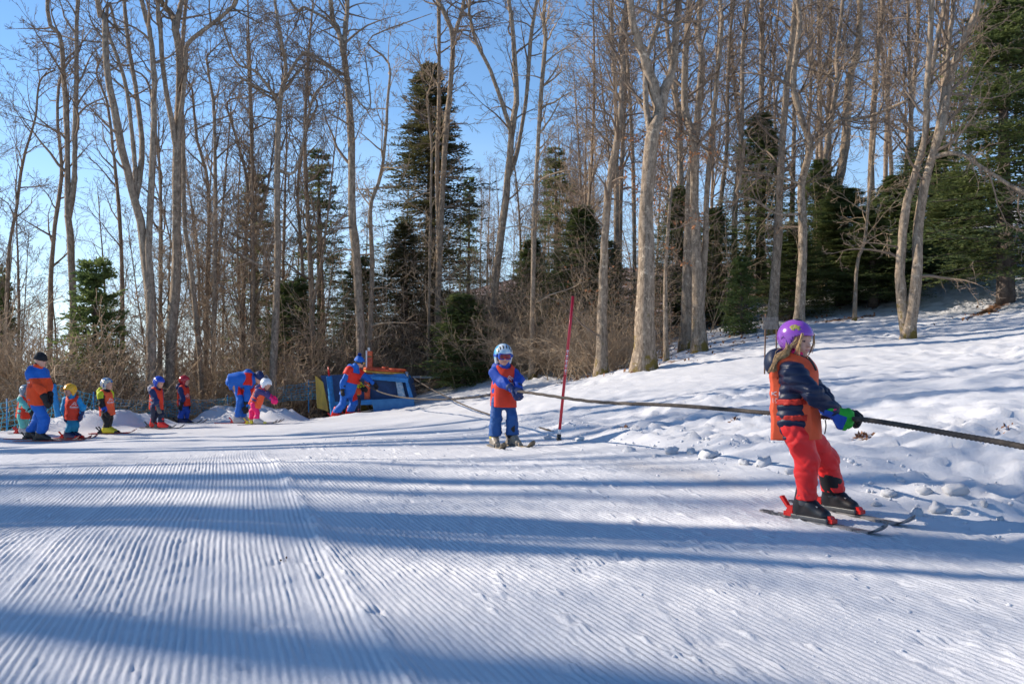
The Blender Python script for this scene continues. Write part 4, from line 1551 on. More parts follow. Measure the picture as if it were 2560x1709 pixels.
H_PURPLE = gloss("helmet_purple", (0.30, 0.075, 0.46))
H_YELLOW = gloss("helmet_yellow", (0.80, 0.42, 0.012))
H_BLUE = gloss("helmet_blue", (0.012, 0.06, 0.46))
H_RED = gloss("helmet_red", (0.46, 0.012, 0.022))
H_GREY = gloss("helmet_grey", (0.14, 0.20, 0.26))
H_LIGHTBLUE = gloss("helmet_light_blue", (0.05, 0.34, 0.58), (0.62, 0.68, 0.72), vscale=7, ramp=(0.42, 0.62))
H_STRIPE = gloss("helmet_striped", (0.03, 0.14, 0.36), (0.55, 0.52, 0.42), vscale=16, ramp=(0.46, 0.54))
H_WHITE = gloss("helmet_white", (0.72, 0.76, 0.82))
P_BLACK = material("black_plastic", (0.014, 0.014, 0.016), 0.35, var=0.2)
P_GREY = material("grey_plastic", (0.09, 0.095, 0.10), 0.38, var=0.25)
P_LIGHTGREY = material("light_grey_plastic", (0.42, 0.41, 0.42), 0.4, var=0.2)
P_RED = material("red_plastic", (0.66, 0.016, 0.012), 0.3, var=0.12)
P_YELLOW = material("yellow_plastic", (0.70, 0.58, 0.02), 0.35, var=0.12)
P_TAUPE = material("taupe_plastic", (0.30, 0.25, 0.19), 0.4, var=0.25)
P_NAVY = material("navy_plastic", (0.012, 0.018, 0.08), 0.35, var=0.2)
P_LENS = material("red_lens", (0.42, 0.012, 0.02), 0.08, col2=(0.05, 0.01, 0.015), vscale=20, coat=0.6)
P_LENS2 = material("orange_lens", (0.85, 0.30, 0.02), 0.1, col2=(0.10, 0.45, 0.30), vscale=14, coat=0.6)
M_HAIR = material("blond_hair", (0.60, 0.40, 0.20), 0.5, col2=(0.36, 0.21, 0.09), vscale=60, spec=0.4)
M_DARKHAIR = material("brown_hair", (0.10, 0.055, 0.03), 0.5)
M_SKI = material("ski_top", (0.30, 0.28, 0.27), 0.3, col2=(0.05, 0.05, 0.06), vscale=11, ramp=(0.45, 0.52))
M_SKI_RED = material("ski_top_red", (0.42, 0.03, 0.02), 0.3, col2=(0.10, 0.09, 0.09), vscale=9, ramp=(0.42, 0.52))
M_SKI_TAN = material("ski_top_tan", (0.30, 0.24, 0.16), 0.35, col2=(0.08, 0.07, 0.05), vscale=9, ramp=(0.42, 0.56))
M_STEEL = material("steel", (0.45, 0.45, 0.46), 0.3, metal=0.9, var=0.2)
M_EYE = material("eye", (0.03, 0.025, 0.03), 0.15)
M_LIP = material("lip", (0.52, 0.13, 0.12), 0.45)

LOGO = [[(-0.95, -0.30), (-0.55, 0.08), (-0.12, 0.72), (0.05, 0.62), (0.22, 0.38), (0.40, 0.50), (0.62, 0.22), (0.95, -0.22)],
        [(-0.40, 0.0), (-0.12, 0.42), (0.04, 0.12), (0.14, 0.22), (0.30, -0.06)], [(0.30, 0.28), (0.44, 0.30), (0.60, -0.02)]]
_lx = -0.98
for _i in range(9):
    _w = 0.15 + 0.03 * (_i % 3)
    LOGO += [[(_lx, -0.52), (_lx, -0.30)], [(_lx, -0.30 if _i % 2 else -0.52), (_lx + _w * 0.6, -0.34 if _i % 2 else -0.50)],
             [(_lx + _w * 0.6, -0.32), (_lx + _w * 0.6, -0.52)]]
    _lx += _w + 0.05
LOGO += [[(-0.80 + 0.2 * _i, -0.68), (-0.80 + 0.2 * _i + 0.14, -0.68)] for _i in range(9)]


def decal(name, f, c, nrm, upv, size, mat, parent, org, shapes=None, wdt=0.075):
    """flat print that lies on the surface of f, seen along nrm"""
    nrm = norm(np.array(nrm, float))
    rt = norm(np.cross(np.array(upv, float), nrm))
    upv = np.cross(nrm, rt)
    mb = MB()
    for pl in (shapes or LOGO):
        for a, b in zip(pl[:-1], pl[1:]):
            a = np.array(a)
            b = np.array(b)
            L_ = np.linalg.norm(b - a)
            m = max(2, int(L_ * size / 0.012) + 1)
            tt = np.linspace(0, 1, m)[:, None]
            q = a + (b - a) * tt
            nn = np.array([-(b - a)[1], (b - a)[0]]) / (L_ + 1e-9) * wdt * 0.5
            P2 = np.concatenate([q + nn, q - nn])
            P3 = np.array(c) + (P2[:, :1] * rt + P2[:, 1:] * upv) * size + nrm * 0.25
            t = np.zeros(len(P3))
            for _ in range(40):
                t += np.clip(f((P3 - nrm * t[:, None]).astype(np.float32)), -0.01, 0.03) * 0.8
            P3 = P3 - nrm * t[:, None] + nrm * 0.003
            k = np.arange(m - 1)
            ok = t[k] < 0.45
            mb.add(P3, np.stack([k, k + 1, m + k + 1, m + k], 1)[ok])
    return mb.build(name, mat, parent, smooth=False, offset=org)


def hand_parts(w, hd, pal, S, curl=1.0, grip=None):
    """palm, four fingers and a thumb; hd = pointing direction, pal = direction the palm faces"""
    hd = norm(np.array(hd, float))
    pal = norm(np.array(pal, float) - hd * np.dot(pal, hd))
    ac = np.cross(hd, pal)
    pc = w + hd * 0.045 * S
    fs = [rcone(w, w + hd * 0.075 * S, 0.026 * S, 0.034 * S, pal, 1.5)]
    for i, (o, ln) in enumerate([(-0.030, 0.052), (-0.010, 0.060), (0.011, 0.056), (0.030, 0.044)]):
        b = w + hd * 0.075 * S + ac * o * S
        m_ = b + (hd * (1 - 0.45 * curl) + pal * 0.65 * curl) * ln * 0.62 * S
        e = m_ + (hd * (1 - 1.5 * curl) + pal * 0.9 * curl) * ln * 0.6 * S
        fs.append(union([rcone(b, m_, 0.0135 * S, 0.0125 * S), rcone(m_, e, 0.0125 * S, 0.0105 * S)], 0.004))
    tb = w + hd * 0.025 * S - ac * 0.028 * S
    tm = tb + (hd * 0.7 - ac * 0.55 + pal * 0.35) * 0.042 * S
    te = tm + (hd * 0.75 + ac * 0.1 + pal * 0.5 * curl) * 0.036 * S
    fs.append(union([rcone(tb, tm, 0.0155 * S, 0.014 * S), rcone(tm, te, 0.014 * S, 0.0115 * S)], 0.004))
    return fs


def ski(label, pos, direc, L_, back, mat, parent_h=0.0, wid=0.075, group="children's skis", bind=P_RED, pitch=None):
    """one ski lying on the snow: pos = boot centre on plan, back = length behind it"""
    direc = norm(np.array([direc[0], direc[1]], float))
    side = np.array([-direc[1], direc[0]])
    pa = np.array(pos[:2]) - direc * 0.3
    pb = np.array(pos[:2]) + direc * 0.3
    za, zb = gz(*pa), gz(*pb)
    zc = max(0.5 * (za + zb), gz(pos[0], pos[1]) - 0.005)
    sl = (zb - za) / 0.6
    t = np.r_[np.linspace(-back, L_ - back - 0.16, 12), np.linspace(L_ - back - 0.13, L_ - back, 7)]
    u = (t + back) / L_
    hw = wid * 0.5 * (0.84 + 0.22 * (2 * u - 1) ** 2) * np.minimum(1, 0.25 + np.sqrt(np.maximum(0, (1 - u)) * 14)) * np.minimum(1, 0.5 + u * 12)
    lift = 0.075 * np.maximum(0, (t - (L_ - back - 0.16)) / 0.16) ** 2
    zz = zc + sl * t + lift + 0.004
    P = np.array(pos[:2])[None] + direc[None] * t[:, None]
    n = len(t)
    th = 0.012
    V = np.concatenate([np.c_[P + side * hw[:, None], zz + th], np.c_[P - side * hw[:, None], zz + th],
                        np.c_[P - side * hw[:, None], zz], np.c_[P + side * hw[:, None], zz]])
    k = np.arange(n - 1)
    F_ = []
    for a, b in ((0, 1), (1, 2), (2, 3), (3, 0)):
        F_.append(np.stack([a * n + k, b * n + k, b * n + k + 1, a * n + k + 1], 1))
    F_.append(np.array([[0, 3 * n, 2 * n, n], [n - 1, 2 * n - 1, 3 * n - 1, 4 * n - 1]]))
    org = np.array([pos[0], pos[1], zc])
    root = empty("ski", org, label, "ski", group)
    mb = MB()
    mb.add(V - org, np.concatenate(F_))
    mb.build("blade", mat, root, smooth=False)
    R = np.array([[direc[0], -direc[1], 0], [direc[1], direc[0], 0], [0, 0, 1.0]])
    sw = wid / 0.075
    for nm, lo, hi in (("toe_binding", (0.115, -0.026, 0.012), (0.19, 0.026, 0.05)), ("heel_binding", (-0.20, -0.024, 0.012), (-0.125, 0.024, 0.062))):
        b = MB()
        b.box(np.array(lo), np.array(hi) * np.array([1, 1, 0.6]) + np.array([0, 0, 0.008]), R, (0, 0, 0.004))
        if nm == "toe_binding":
            b.prism([(0.12, 0.03), (0.185, 0.03), (0.17, 0.058), (0.12, 0.062)], -0.02, 0.02)
            b.v[-1] = b.v[-1] @ R.T
        else:
            b.prism([(-0.195, 0.03), (-0.13, 0.03), (-0.128, 0.085), (-0.165, 0.088)], -0.021, 0.021)
            b.v[-1] = b.v[-1] @ R.T
            b.prism([(-0.185, 0.07), (-0.165, 0.075), (-0.225, 0.145), (-0.245, 0.135)], -0.014, 0.014)
            b.v[-1] = b.v[-1] @ R.T
        b.build(nm, bind, root, smooth=False)
    return root, zc + 0.016, sl


def person(name, label, d, S, h, pelvis, neck, head, face, facing, arms, legs, jacket, trousers, boots, gloves,
           vest=None, helmet=None, hat=None, hood=None, footdir=(1, 0), skis=None, lean=(0, 0), adult=False, extra=None,
           goggles=None, vest_front=True, logo=None, boot_cuff=None, wide=1.0, side_open=True, conv=None, fold=0.008, grip=None, group=None, quilt=False,
           headr=1.0, bib=0.102, skilen=0.95, sleeves=None, vest_len=0.30, bell=0.148, palms=None, boot_kind=None):
    cv = conv or (lambda x, y: (x, y))

    def pt(q, off=0.0):
        u, v = cv(q[0], q[1])
        return at(u, v, d + (q[2] if len(q) > 2 else 0.0) + off)
    pel = pt(pelvis)
    nk = pt(neck)
    hc = pt(head)
    fw = norm(np.array([facing[0], facing[1], 0.0]))
    spine = norm(nk - pel)
    T = frame(fw, spine)
    # keep the torso frame square to the spine
    side = norm(np.cross(spine, fw))
    fwd = np.cross(side, spine)
    HF = frame(face)
    ad = 1.0
    sh_w = (0.115 if not adult else 0.108) * S
    hp_w = 0.058 * S
    shL = nk + side * sh_w - spine * 0.055 * S
    shR = nk - side * sh_w - spine * 0.055 * S
    hipL = pel + side * hp_w - spine * 0.01
    hipR = pel - side * hp_w - spine * 0.01
    J = {}
    for key, sh, a in (("R", shR, arms[0]), ("L", shL, arms[1])):
        J["e" + key] = pt(a[0])
        J["h" + key] = pt(a[1])
    ank = {}
    fd = {}
    for key, lg in (("R", legs[0]), ("L", legs[1])):
        J["k" + key] = pt(lg[0])
        a = pt(lg[1])
        f_ = norm(np.array([*(footdir if not isinstance(footdir, dict) else footdir[key]), 0.0]))
        fd[key] = f_
        ank[key] = a
    base = np.array([pel[0], pel[1], gz(pel[0], pel[1])])
    root = empty(name, base, label, "person", group)
    # skis first: they set the height of the soles
    for key in ("R", "L"):
        a = ank[key]
        cpos = a[:2] + fd[key][:2] * 0.035 * S
        top = gz(cpos[0], cpos[1])
        if skis:
            sk = skis[0] if key == "R" else skis[1]
            if sk is not None:
                _, top, sl = ski(sk, cpos, fd[key], skilen * (1.0 if not adult else 1.62), skilen * 0.42 * (1.0 if not adult else 1.5),
                                 skis[2], group=skis[3] if len(skis) > 3 else "skis on the feet of the ski class", bind=skis[4] if len(skis) > 4 else P_RED)
        a[2] = top + (0.095 * S if not adult else 0.13)
    thick = 1.0 * wide
    jw = thick * (1.12 if adult else 1.0)
    # ---- torso and limbs as fields
    wst = pel + spine * 0.09 * S
    chest = nk - spine * 0.10 * S

    def torso(e=0.0):
        return union([rcone(pel, wst, (0.102 * jw + e / S) * S, (0.106 * jw + e / S) * S, fwd, 1.12),
                      rcone(wst, chest, (0.106 * jw + e / S) * S, (0.116 * thick + e / S) * S, fwd, 1.15),
                      rcone(shR + side * 0.03, shL - side * 0.03, (0.062 + e / S) * S, (0.062 + e / S) * S),
                      rcone(chest, nk + spine * 0.01 * S, (0.098 + e / S) * S, (0.056 + e / S) * S, fwd, 1.05)], 0.05 * S)
    arm_f = {}
    for key, sh in (("R", shR), ("L", shL)):
        e_, hn = J["e" + key], J["h" + key]
        wr = hn - norm(hn - e_) * 0.02 * S
        arm_f[key] = union([rcone(sh, e_, (0.066 if not adult else 0.053) * S, (0.056 if not adult else 0.048) * S), rcone(e_, wr, (0.056 if not adult else 0.048) * S, 0.042 * S)], 0.03 * S)
    qf = None
    if quilt:
        def qf(p):
            return 0.0085 * np.abs(np.sin(dot3(p - pel.astype(np.float32), spine) * 58)) - 0.004
    hem = half(pel - spine * 0.075 * S, -spine)
    flare = union([torso(), rcone(pel - spine * 0.05 * S, wst, 0.116 * S * jw, 0.110 * S * jw, fwd, 1.08)], 0.04 * S)
    jk = folds(union([cut(flare, hem), arm_f["R"], arm_f["L"]], 0.03 * S), fold * 1.15 * S, 26 / S, 11 + int(d * 100) % 97, qf)
    jk = bunched(jk, [(sq, J["e" + q], [(0.95, 0.10 * S)]) for q, sq in (("R", shR), ("L", shL))] + [(J["e" + q], J["h" + q], [(0.5, 0.08 * S)]) for q in ("R", "L")], 0.0075 * S)
    # collar
    col_f = rcone(nk - spine * 0.02 * S, nk + spine * 0.035 * S + fwd * 0.012 * S, 0.066 * S, 0.062 * S)
    jk2 = union([jk, col_f], 0.02 * S)
    solid("jacket", jk2, h, jacket, root, base)
    if hood is not None:
        hm, hr = hood if isinstance(hood, tuple) else (hood, 1.0)
        hr = hr * (0.66 if adult else 1.0)
        hcn = nk - fwd * 0.085 * S * hr - spine * 0.005
        hf = folds(union([ell(hcn, [fwd, side, spine], np.array([0.062, 0.105, 0.085]) * S * hr),
                          rcone(nk + side * 0.06 * S + spine * 0.01 * S, hcn + side * 0.05 * S, 0.032 * S, 0.05 * S),
                          rcone(nk - side * 0.06 * S + spine * 0.01 * S, hcn - side * 0.05 * S, 0.032 * S, 0.05 * S)], 0.03 * S), 0.008 * S, 30 / S, 5)
        solid("hood", hf, h, hm, root, base)
    # ---- trousers
    tf = [cut(rcone(pel + spine * 0.05 * S, pel - spine * 0.03 * S, 0.096 * S * thick, 0.100 * S * thick, fwd, 1.12), half(pel + spine * 0.06 * S, spine))]
    for key, hp in (("R", hipR), ("L", hipL)):
        k_, a_ = J["k" + key], ank[key]
        cuff = a_ + norm(k_ - a_) * 0.035 * S
        tf.append(union([rcone(hp, k_, (0.080 if not adult else 0.072) * S * thick, 0.062 * S * thick), rcone(k_, cuff, 0.062 * S * thick, (0.066 if not adult else 0.062) * S * thick)], 0.02 * S))
    tfu = folds(folds(union(tf, 0.025 * S), fold * 1.35 * S, 19 / S, 21 + int(d * 37) % 91), fold * 0.45 * S, 48 / S, 33)
    tfu = bunched(tfu, [(J["k" + q], ank[q], [(0.0, 0.09 * S), (0.85, 0.09 * S)]) for q in ("R", "L")] + [(hq, J["k" + q], [(0.12, 0.07 * S)]) for q, hq in (("R", hipR), ("L", hipL))], 0.0085 * S)
    tcut = []
    if True:
        def cuffcut(p, aR=ank["R"].astype(np.float32), aL=ank["L"].astype(np.float32)):
            dR = ((p - aR) ** 2).sum(-1)
            dL = ((p - aL) ** 2).sum(-1)
            zc_ = np.where(dR < dL, aR[2], aL[2]) + (0.018 * S if not adult else 0.0)
            return zc_ - p[..., 2]
        tcut.append(cuffcut)
    tr_f = cut(tfu, *tcut)
    solid("trousers", tr_f, h, trousers, root, base)
    # ---- boots
    for key in ("R", "L"):
        a_ = ank[key]
        f_ = fd[key]
        k_ = J["k" + key]
        sz = a_[2] - (0.095 * S if not adult else 0.13)
        s_ = S * (1.0 if not adult else 0.80)
        up_ = norm(np.array([0, 0, 1]) * 0.9 + norm(k_ - a_) * 0.6)
        heel = np.array([a_[0], a_[1], sz + 0.042 * s_]) - f_ * 0.035 * s_
        toe = np.array([a_[0], a_[1], sz + 0.030 * s_]) + f_ * 0.135 * s_
        ins_ = np.array([a_[0], a_[1], sz + 0.075 * s_]) + f_ * 0.045 * s_
        sd_ = np.cross([0, 0, 1], f_)
        shaft_top = a_ + up_ * 0.085 * s_
        bt = union([rcone(heel, toe, 0.045 * s_, 0.036 * s_), rcone(a_, ins_, 0.050 * s_, 0.043 * s_),
                    rcone(heel + np.array([0, 0, 0.03 * s_]), shaft_top, 0.046 * s_, 0.056 * s_),
                    rcone(ins_, toe + np.array([0, 0, 0.008]), 0.043 * s_, 0.034 * s_)], 0.022 * s_)
        ridge = rcone(a_ - sd_ * 0.06 + f_ * 0.02, a_ + sd_ * 0.06 + f_ * 0.02, 0.004, 0.004)
        bt = cut(bt, half([0, 0, sz + 0.001], [0, 0, -1]))
        bo = solid("boot", bt, 0.009 if h < 0.01 else 0.018, boots, root, base)
        if boot_kind and h < 0.01:
            # buckles and a contrasting upper shell
            bm, cm = boot_kind
            sol = rbox(np.array([a_[0], a_[1], sz + 0.012 * s_]) + f_ * 0.05 * s_, [f_, sd_, [0, 0, 1]], (0.132 * s_, 0.040 * s_, 0.013 * s_), 0.006)
            solid("sole", sol, 0.006, bm, bo, base)
            cf = cut(grownf(union([rcone(a_ + up_ * 0.01, shaft_top, 0.050 * s_, 0.058 * s_), rcone(a_, ins_, 0.046 * s_, 0.036 * s_)], 0.01), 0.004),
                     half(a_ + up_ * 0.055 * s_, up_), half(a_ - up_ * 0.012 * s_, -up_))
            solid("upper_shell", cf, 0.007, cm, bo, base)
            mb = MB()
            for t_ in (0.25, 0.6):
                q_ = ins_ + (toe - ins_) * t_ + np.array([0, 0, 0.036 * s_])
                mb.box((-0.008, -0.030, -0.004), (0.008, 0.030, 0.004), np.stack([f_, sd_, np.array([0, 0, 1.0])], 1), q_ - base)
            mb.build("buckle", M_STEEL, bo, smooth=False)
    # ---- gloves
    gl = gloves if isinstance(gloves, (list, tuple)) else (gloves, gloves)
    hands = []
    for i, key in enumerate(("R", "L")):
        hn, e_ = J["h" + key], J["e" + key]
        hd = norm(hn - e_)
        sgn = 1.0 if key == "R" else -1.0
        pal = side * sgn * 0.7 - spine * 0.2 + fwd * 0.1
        crl = 0.35
        if palms and palms[i] is not None:
            hd = norm(np.array(palms[i][0], float))
            pal = np.array(palms[i][1], float)
            crl = palms[i][2]
        w_ = hn - hd * 0.012 * S
        gs = 1.22 * S if not adult else 0.98 * S
        parts = hand_parts(w_, hd, pal, gs, crl)
        hands.append(parts)
        cuffg = rcone(w_ - norm(hn - e_) * 0.035 * S, w_ + hd * 0.01 * S, 0.047 * S, 0.036 * S)
        gf = union([cuffg] + [grownf(q, 0.004) for q in parts], 0.008)
        g1 = solid("glove", gf, 0.0075 if h < 0.01 else 0.014, gl[i] if not isinstance(gl[i], tuple) else gl[i][0], root, base)
        if isinstance(gl[i], tuple):
            pn = grownf(union([cuffg, parts[0]], 0.01), 0.0065)
            pn = grownf(union([cuffg] + parts, 0.01), 0.0065)
            pn = cut(pn, half(w_ - np.array([0, 0, 0.006]), np.array([0.35, 0.0, 1.0])), half(w_ + hd * 0.085 * S, hd))
            solid("panel", pn, 0.006, gl[i][1], g1, base)
    # ---- head, face and the body under the clothes: one continuous skin
    r = 0.088 * headr * (1.0 if not adult else 1.08)
    sk_ = [ell(hc + HF[2] * 0.012, HF, np.array([0.098, 0.078, 0.105]) * (r / 0.088)),
           ell(hc + HF[0] * 0.030 - HF[2] * 0.050, HF, np.array([0.060, 0.058, 0.060]) * (r / 0.088)),
           ell(hc + HF[0] * 0.072 - HF[2] * 0.088, HF, np.array([0.020, 0.022, 0.016]) * (r / 0.088)),
           rcone(hc + HF[0] * 0.090 * r / 0.088 + HF[2] * 0.005, hc + HF[0] * 0.104 * r / 0.088 - HF[2] * 0.024, 0.009, 0.0135),
           ell(hc + HF[0] * 0.084 - HF[2] * 0.060, HF, np.array([0.014, 0.024, 0.012])),
           rcone(hc + HF[0] * 0.083 + HF[1] * 0.02 + HF[2] * 0.022, hc + HF[0] * 0.074 + HF[1] * 0.046 + HF[2] * 0.020, 0.012, 0.010),
           rcone(hc + HF[0] * 0.083 - HF[1] * 0.02 + HF[2] * 0.022, hc + HF[0] * 0.074 - HF[1] * 0.046 + HF[2] * 0.020, 0.012, 0.010),
           ell(hc + HF[0] * 0.066 + HF[1] * 0.036 - HF[2] * 0.036, HF, np.array([0.022, 0.024, 0.024])),
           ell(hc + HF[0] * 0.066 - HF[1] * 0.036 - HF[2] * 0.036, HF, np.array([0.022, 0.024, 0.024])),
           ell(hc + HF[1] * 0.078 * r / 0.088 - HF[2] * 0.01, HF, np.array([0.022, 0.010, 0.030])),
           ell(hc - HF[1] * 0.078 * r / 0.088 - HF[2] * 0.01, HF, np.array([0.022, 0.010, 0.030])),
           rcone(hc - HF[2] * 0.05, nk - spine * 0.03 * S, 0.046, 0.050 * S)]
    bodyf = [rcone(pel, chest, 0.080 * S, 0.085 * S, fwd, 1.2), rcone(shR, shL, 0.042 * S, 0.042 * S), rcone(chest, nk, 0.07 * S, 0.045 * S)]
    for i, (key, sh, hp) in enumerate((("R", shR, hipR), ("L", shL, hipL))):
        bodyf += [rcone(sh, J["e" + key], 0.036 * S, 0.030 * S), rcone(J["e" + key], J["h" + key], 0.030 * S, 0.022 * S),
                  rcone(hp, J["k" + key], 0.060 * S, 0.043 * S), rcone(J["k" + key], ank[key], 0.043 * S, 0.030 * S),
                  rcone(ank[key], ank[key] + fd[key] * 0.11 * S - np.array([0, 0, 0.055 * S]), 0.030 * S, 0.022 * S)]
        bodyf += [grownf(q, -0.003) for q in hands[i]]
    bf = union([union(sk_, 0.014), union(bodyf, 0.02)], 0.02)
    body = solid("body", bf, 0.0082 if h < 0.008 else (0.0105 if h < 0.01 else h * 1.15), C_SKIN, root, base)
    if not goggles:
        for sg in (1, -1):
            ec = hc + HF[0] * 0.0905 * (r / 0.088) + HF[1] * sg * 0.033 + HF[2] * 0.004
            mb = MB()
            th = np.linspace(0, 2 * np.pi, 13)[:-1]
            rr = 0.011
            V = [ec + HF[0] * 0.006] + [ec + HF[1] * rr * math.cos(t_) * 1.15 + HF[2] * rr * 0.62 * math.sin(t_) + HF[0] * (0.0015 - 0.012 * abs(math.cos(t_)) * (1 if math.cos(t_) * sg > 0 else 0.2)) for t_ in th]
            k = np.arange(12)
            mb.add(np.array(V) - base, np.stack([np.zeros(12, int), 1 + k, 1 + (k + 1) % 12], 1))
            mb.build("eye", M_EYE, body)
    lip = union([ell(hc + HF[0] * 0.0965 * (r / 0.088) - HF[2] * 0.056 + HF[1] * sg * 0.008, HF, np.array([0.007, 0.015, 0.0055])) for sg in (1, -1)], 0.004)
    if h < 0.012:
        solid("lips", lip, 0.003, M_LIP, body, base)
    # ---- headgear
    if helmet is not None:
        k_ = headr
        he = ell(hc + HF[2] * 0.022 * k_ - HF[0] * 0.008, HF, np.array([0.131, 0.110, 0.122]) * k_)
        lowc = half(hc - HF[2] * 0.095 * k_, -HF[2])
        ear = union([rcone(hc + HF[1] * 0.088 * k_ - HF[0] * 0.01 - HF[2] * 0.02, hc + HF[1] * 0.080 * k_ - HF[0] * 0.005 - HF[2] * 0.085 * k_, 0.034, 0.026, HF[1], 1.6),
                     rcone(hc - HF[1] * 0.088 * k_ - HF[0] * 0.01 - HF[2] * 0.02, hc - HF[1] * 0.080 * k_ - HF[0] * 0.005 - HF[2] * 0.085 * k_, 0.034, 0.026, HF[1], 1.6)], 0.0)
        he = union([he, ear], 0.015)
        opening = rbox(hc + HF[0] * 0.155 * k_ - HF[2] * 0.10 * k_, HF, np.array([0.135, 0.092, 0.142]) * np.array([1, 1, k_]), 0.03)
        inner = ell(hc + HF[2] * 0.015 - HF[0] * 0.004, HF, np.array([0.112, 0.092, 0.106]) * k_)
        hf = minus(minus(cut(he, lowc), opening), inner)
        hm = helmet if not isinstance(helmet, dict) else helmet["mat"]
        ho = solid("helmet", hf, 0.0075 if h < 0.01 else 0.0145, hm, root, base)
        rim = rcone(hc + HF[1] * 0.06 + HF[0] * 0.02 - HF[2] * 0.09, hc + HF[0] * 0.07 - HF[2] * 0.113, 0.007, 0.008)
        rim2 = rcone(hc - HF[1] * 0.06 + HF[0] * 0.02 - HF[2] * 0.09, hc + HF[0] * 0.07 - HF[2] * 0.113, 0.007, 0.008)
        solid("chin_strap", union([rim, rim2], 0.003), 0.006 if h < 0.01 else 0.009, P_BLACK, root, base)
        if isinstance(helmet, dict):
            for nm, mt, fn in helmet.get("extra", []):
                shp = fn(hc, HF, k_, he)
                solid(nm, shp, 0.006, mt, ho, base)
    if hat is not None:
        hm, pom = hat
        ha = folds(union([ell(hc + HF[2] * 0.052 - HF[0] * 0.010, HF, np.array([0.118, 0.100, 0.100]) * (r / 0.088)),
                          ell(hc + HF[2] * 0.110 - HF[0] * 0.030, HF, np.array([0.070, 0.068, 0.060]))], 0.04), 0.003, 60, 3)
        ha = cut(ha, half(hc + HF[2] * 0.022 + HF[0] * 0.01, -(HF[2] + 0.15 * HF[0])))
        band = cut(grownf(ell(hc + HF[2] * 0.045 - HF[0] * 0.008, HF, np.array([0.118, 0.100, 0.100]) * (r / 0.088)), 0.006),
                   half(hc + HF[2] * 0.020, -(HF[2] + 0.15 * HF[0])), half(hc + HF[2] * 0.062, HF[2] + 0.15 * HF[0]))
        ho = solid("hat", union([ha, band], 0.005), min(h, 0.01), hm, root, base)
        if pom is not None:
            pc = hc + HF[2] * 0.195 - HF[0] * 0.02
            g = np.random.default_rng(4)
            mb = MB()
            dv = norm(g.normal(size=(260, 3)))
            P = np.stack([np.repeat(pc[None], 260, 0) + dv * 0.01, pc + dv * 0.045 * g.uniform(0.8, 1.15, (260, 1))], 1)
            mb.add(*batch_tubes(P, np.full((260, 2), 0.006), 3))
            mb.build("pompom", pom, ho, offset=base)
    if goggles is not None:
        gm, lens = goggles
        gc = hc + HF[0] * 0.085 * (r / 0.088) + HF[2] * 0.008
        fr_ = folds(union([rbox(gc, HF, (0.030, 0.078, 0.040), 0.02)], 0), 0.0, 1, 1)
        go = solid("goggles", minus(fr_, ell(hc, HF, np.array([0.09, 0.075, 0.1]))), min(h, 0.008), gm, root, base)
        ln = rbox(gc + HF[0] * 0.016, HF, (0.020, 0.066, 0.030), 0.016)
        solid("lens", ln, min(h, 0.007), lens, go, base)
        strap = cut(grownf(ell(hc + HF[2] * 0.018, HF, np.array([0.133, 0.113, 0.125]) * headr), 0.003), half(hc + HF[2] * 0.020, HF[2]), half(hc - HF[2] * 0.006, -HF[2]), half(hc + HF[0] * 0.07, HF[0]))
        solid("strap", strap, min(h, 0.007), gm, go, base)
    # ---- bib vest: front and back panels joined by straps at the open sides
    vf = None
    if vest is not None:
        hemc = pel - spine * (vest_len - 0.24) * S

        def vt(e):
            ft = e * 1.4

            base_f = union([rcone(pel - spine * 0.10 * S, chest, (bell * thick) * S + e, (0.126 * thick) * S + e, fwd, 1.02),
                            rcone(shR + side * 0.05 * S + spine * 0.012 * S, shL - side * 0.05 * S + spine * 0.012 * S, 0.066 * S + e, 0.066 * S + e),
                            rcone(chest, nk, 0.105 * S + e, 0.07 * S + e)], 0.04 * S)
            return base_f
        v0 = folds(vt(0.010 * S), 0.006 * S, 20 / S, 31 + int(d * 53) % 89)
        sfl = side.astype(np.float32)

        def panel(p):
            s_ = np.abs(dot3(p - nk.astype(np.float32), side))
            dn = dot3(p - nk.astype(np.float32), -spine)
            lim = np.where(dn < 0.20 * S, (0.118 - 0.022 * np.clip((dn - 0.02 * S) / (0.08 * S), 0, 1) + (bib - 0.096) * np.clip((dn - 0.10 * S) / (0.1 * S), 0, 1)) * S, bib * S)
            return s_ - lim
        nh = rcone(nk + spine * 0.10 * S, nk - spine * 0.015 * S + fwd * 0.035 * S, 0.075 * S, 0.070 * S)
        vshell = minus(cut(v0, half(hemc, -spine), panel), nh)
        vshell = minus(vshell, grownf(torso(), -0.012 * S))
        vo = solid("vest", vshell, h if h < 0.01 else 0.017, vest, root, base)
        for q_ in (0.62, 0.86):
            cc = nk + (pel - nk) * q_
            st = cut(grownf(torso(), 0.016 * S), half(cc + spine * 0.016 * S, spine), half(cc - spine * 0.016 * S, -spine), lambda p: 0.095 * S - np.abs(dot3(p - nk.astype(np.float32), side)))
            st = minus(st, grownf(torso(), -0.01 * S))
            solid("strap", folds(st, 0.003, 120, 8), min(h, 0.008), C_STRAP, vo, base)
        vf = v0
        for lg in (logo or []):
            q, nrm, size = lg[0], lg[1], lg[2]
            cpt = pt(q)
            decal("print", vshell, cpt, nrm, spine, size, C_WHITE, vo, base, shapes=lg[3] if len(lg) > 3 else None)
    ctx = dict(pel=pel, nk=nk, hc=hc, HF=HF, fwd=fwd, side=side, spine=spine, J=J, ank=ank, S=S, base=base, root=root, jk=jk, tr=tr_f, arm=arm_f, torso=torso, pt=pt, h=h, shR=shR, shL=shL)
    if extra:
        extra(ctx)
    return ctx

# ------------------------------------------------------------------ the people
def cvf(x0, y0, s):
    return lambda x, y: (x0 + x / s, y0 + y / s)


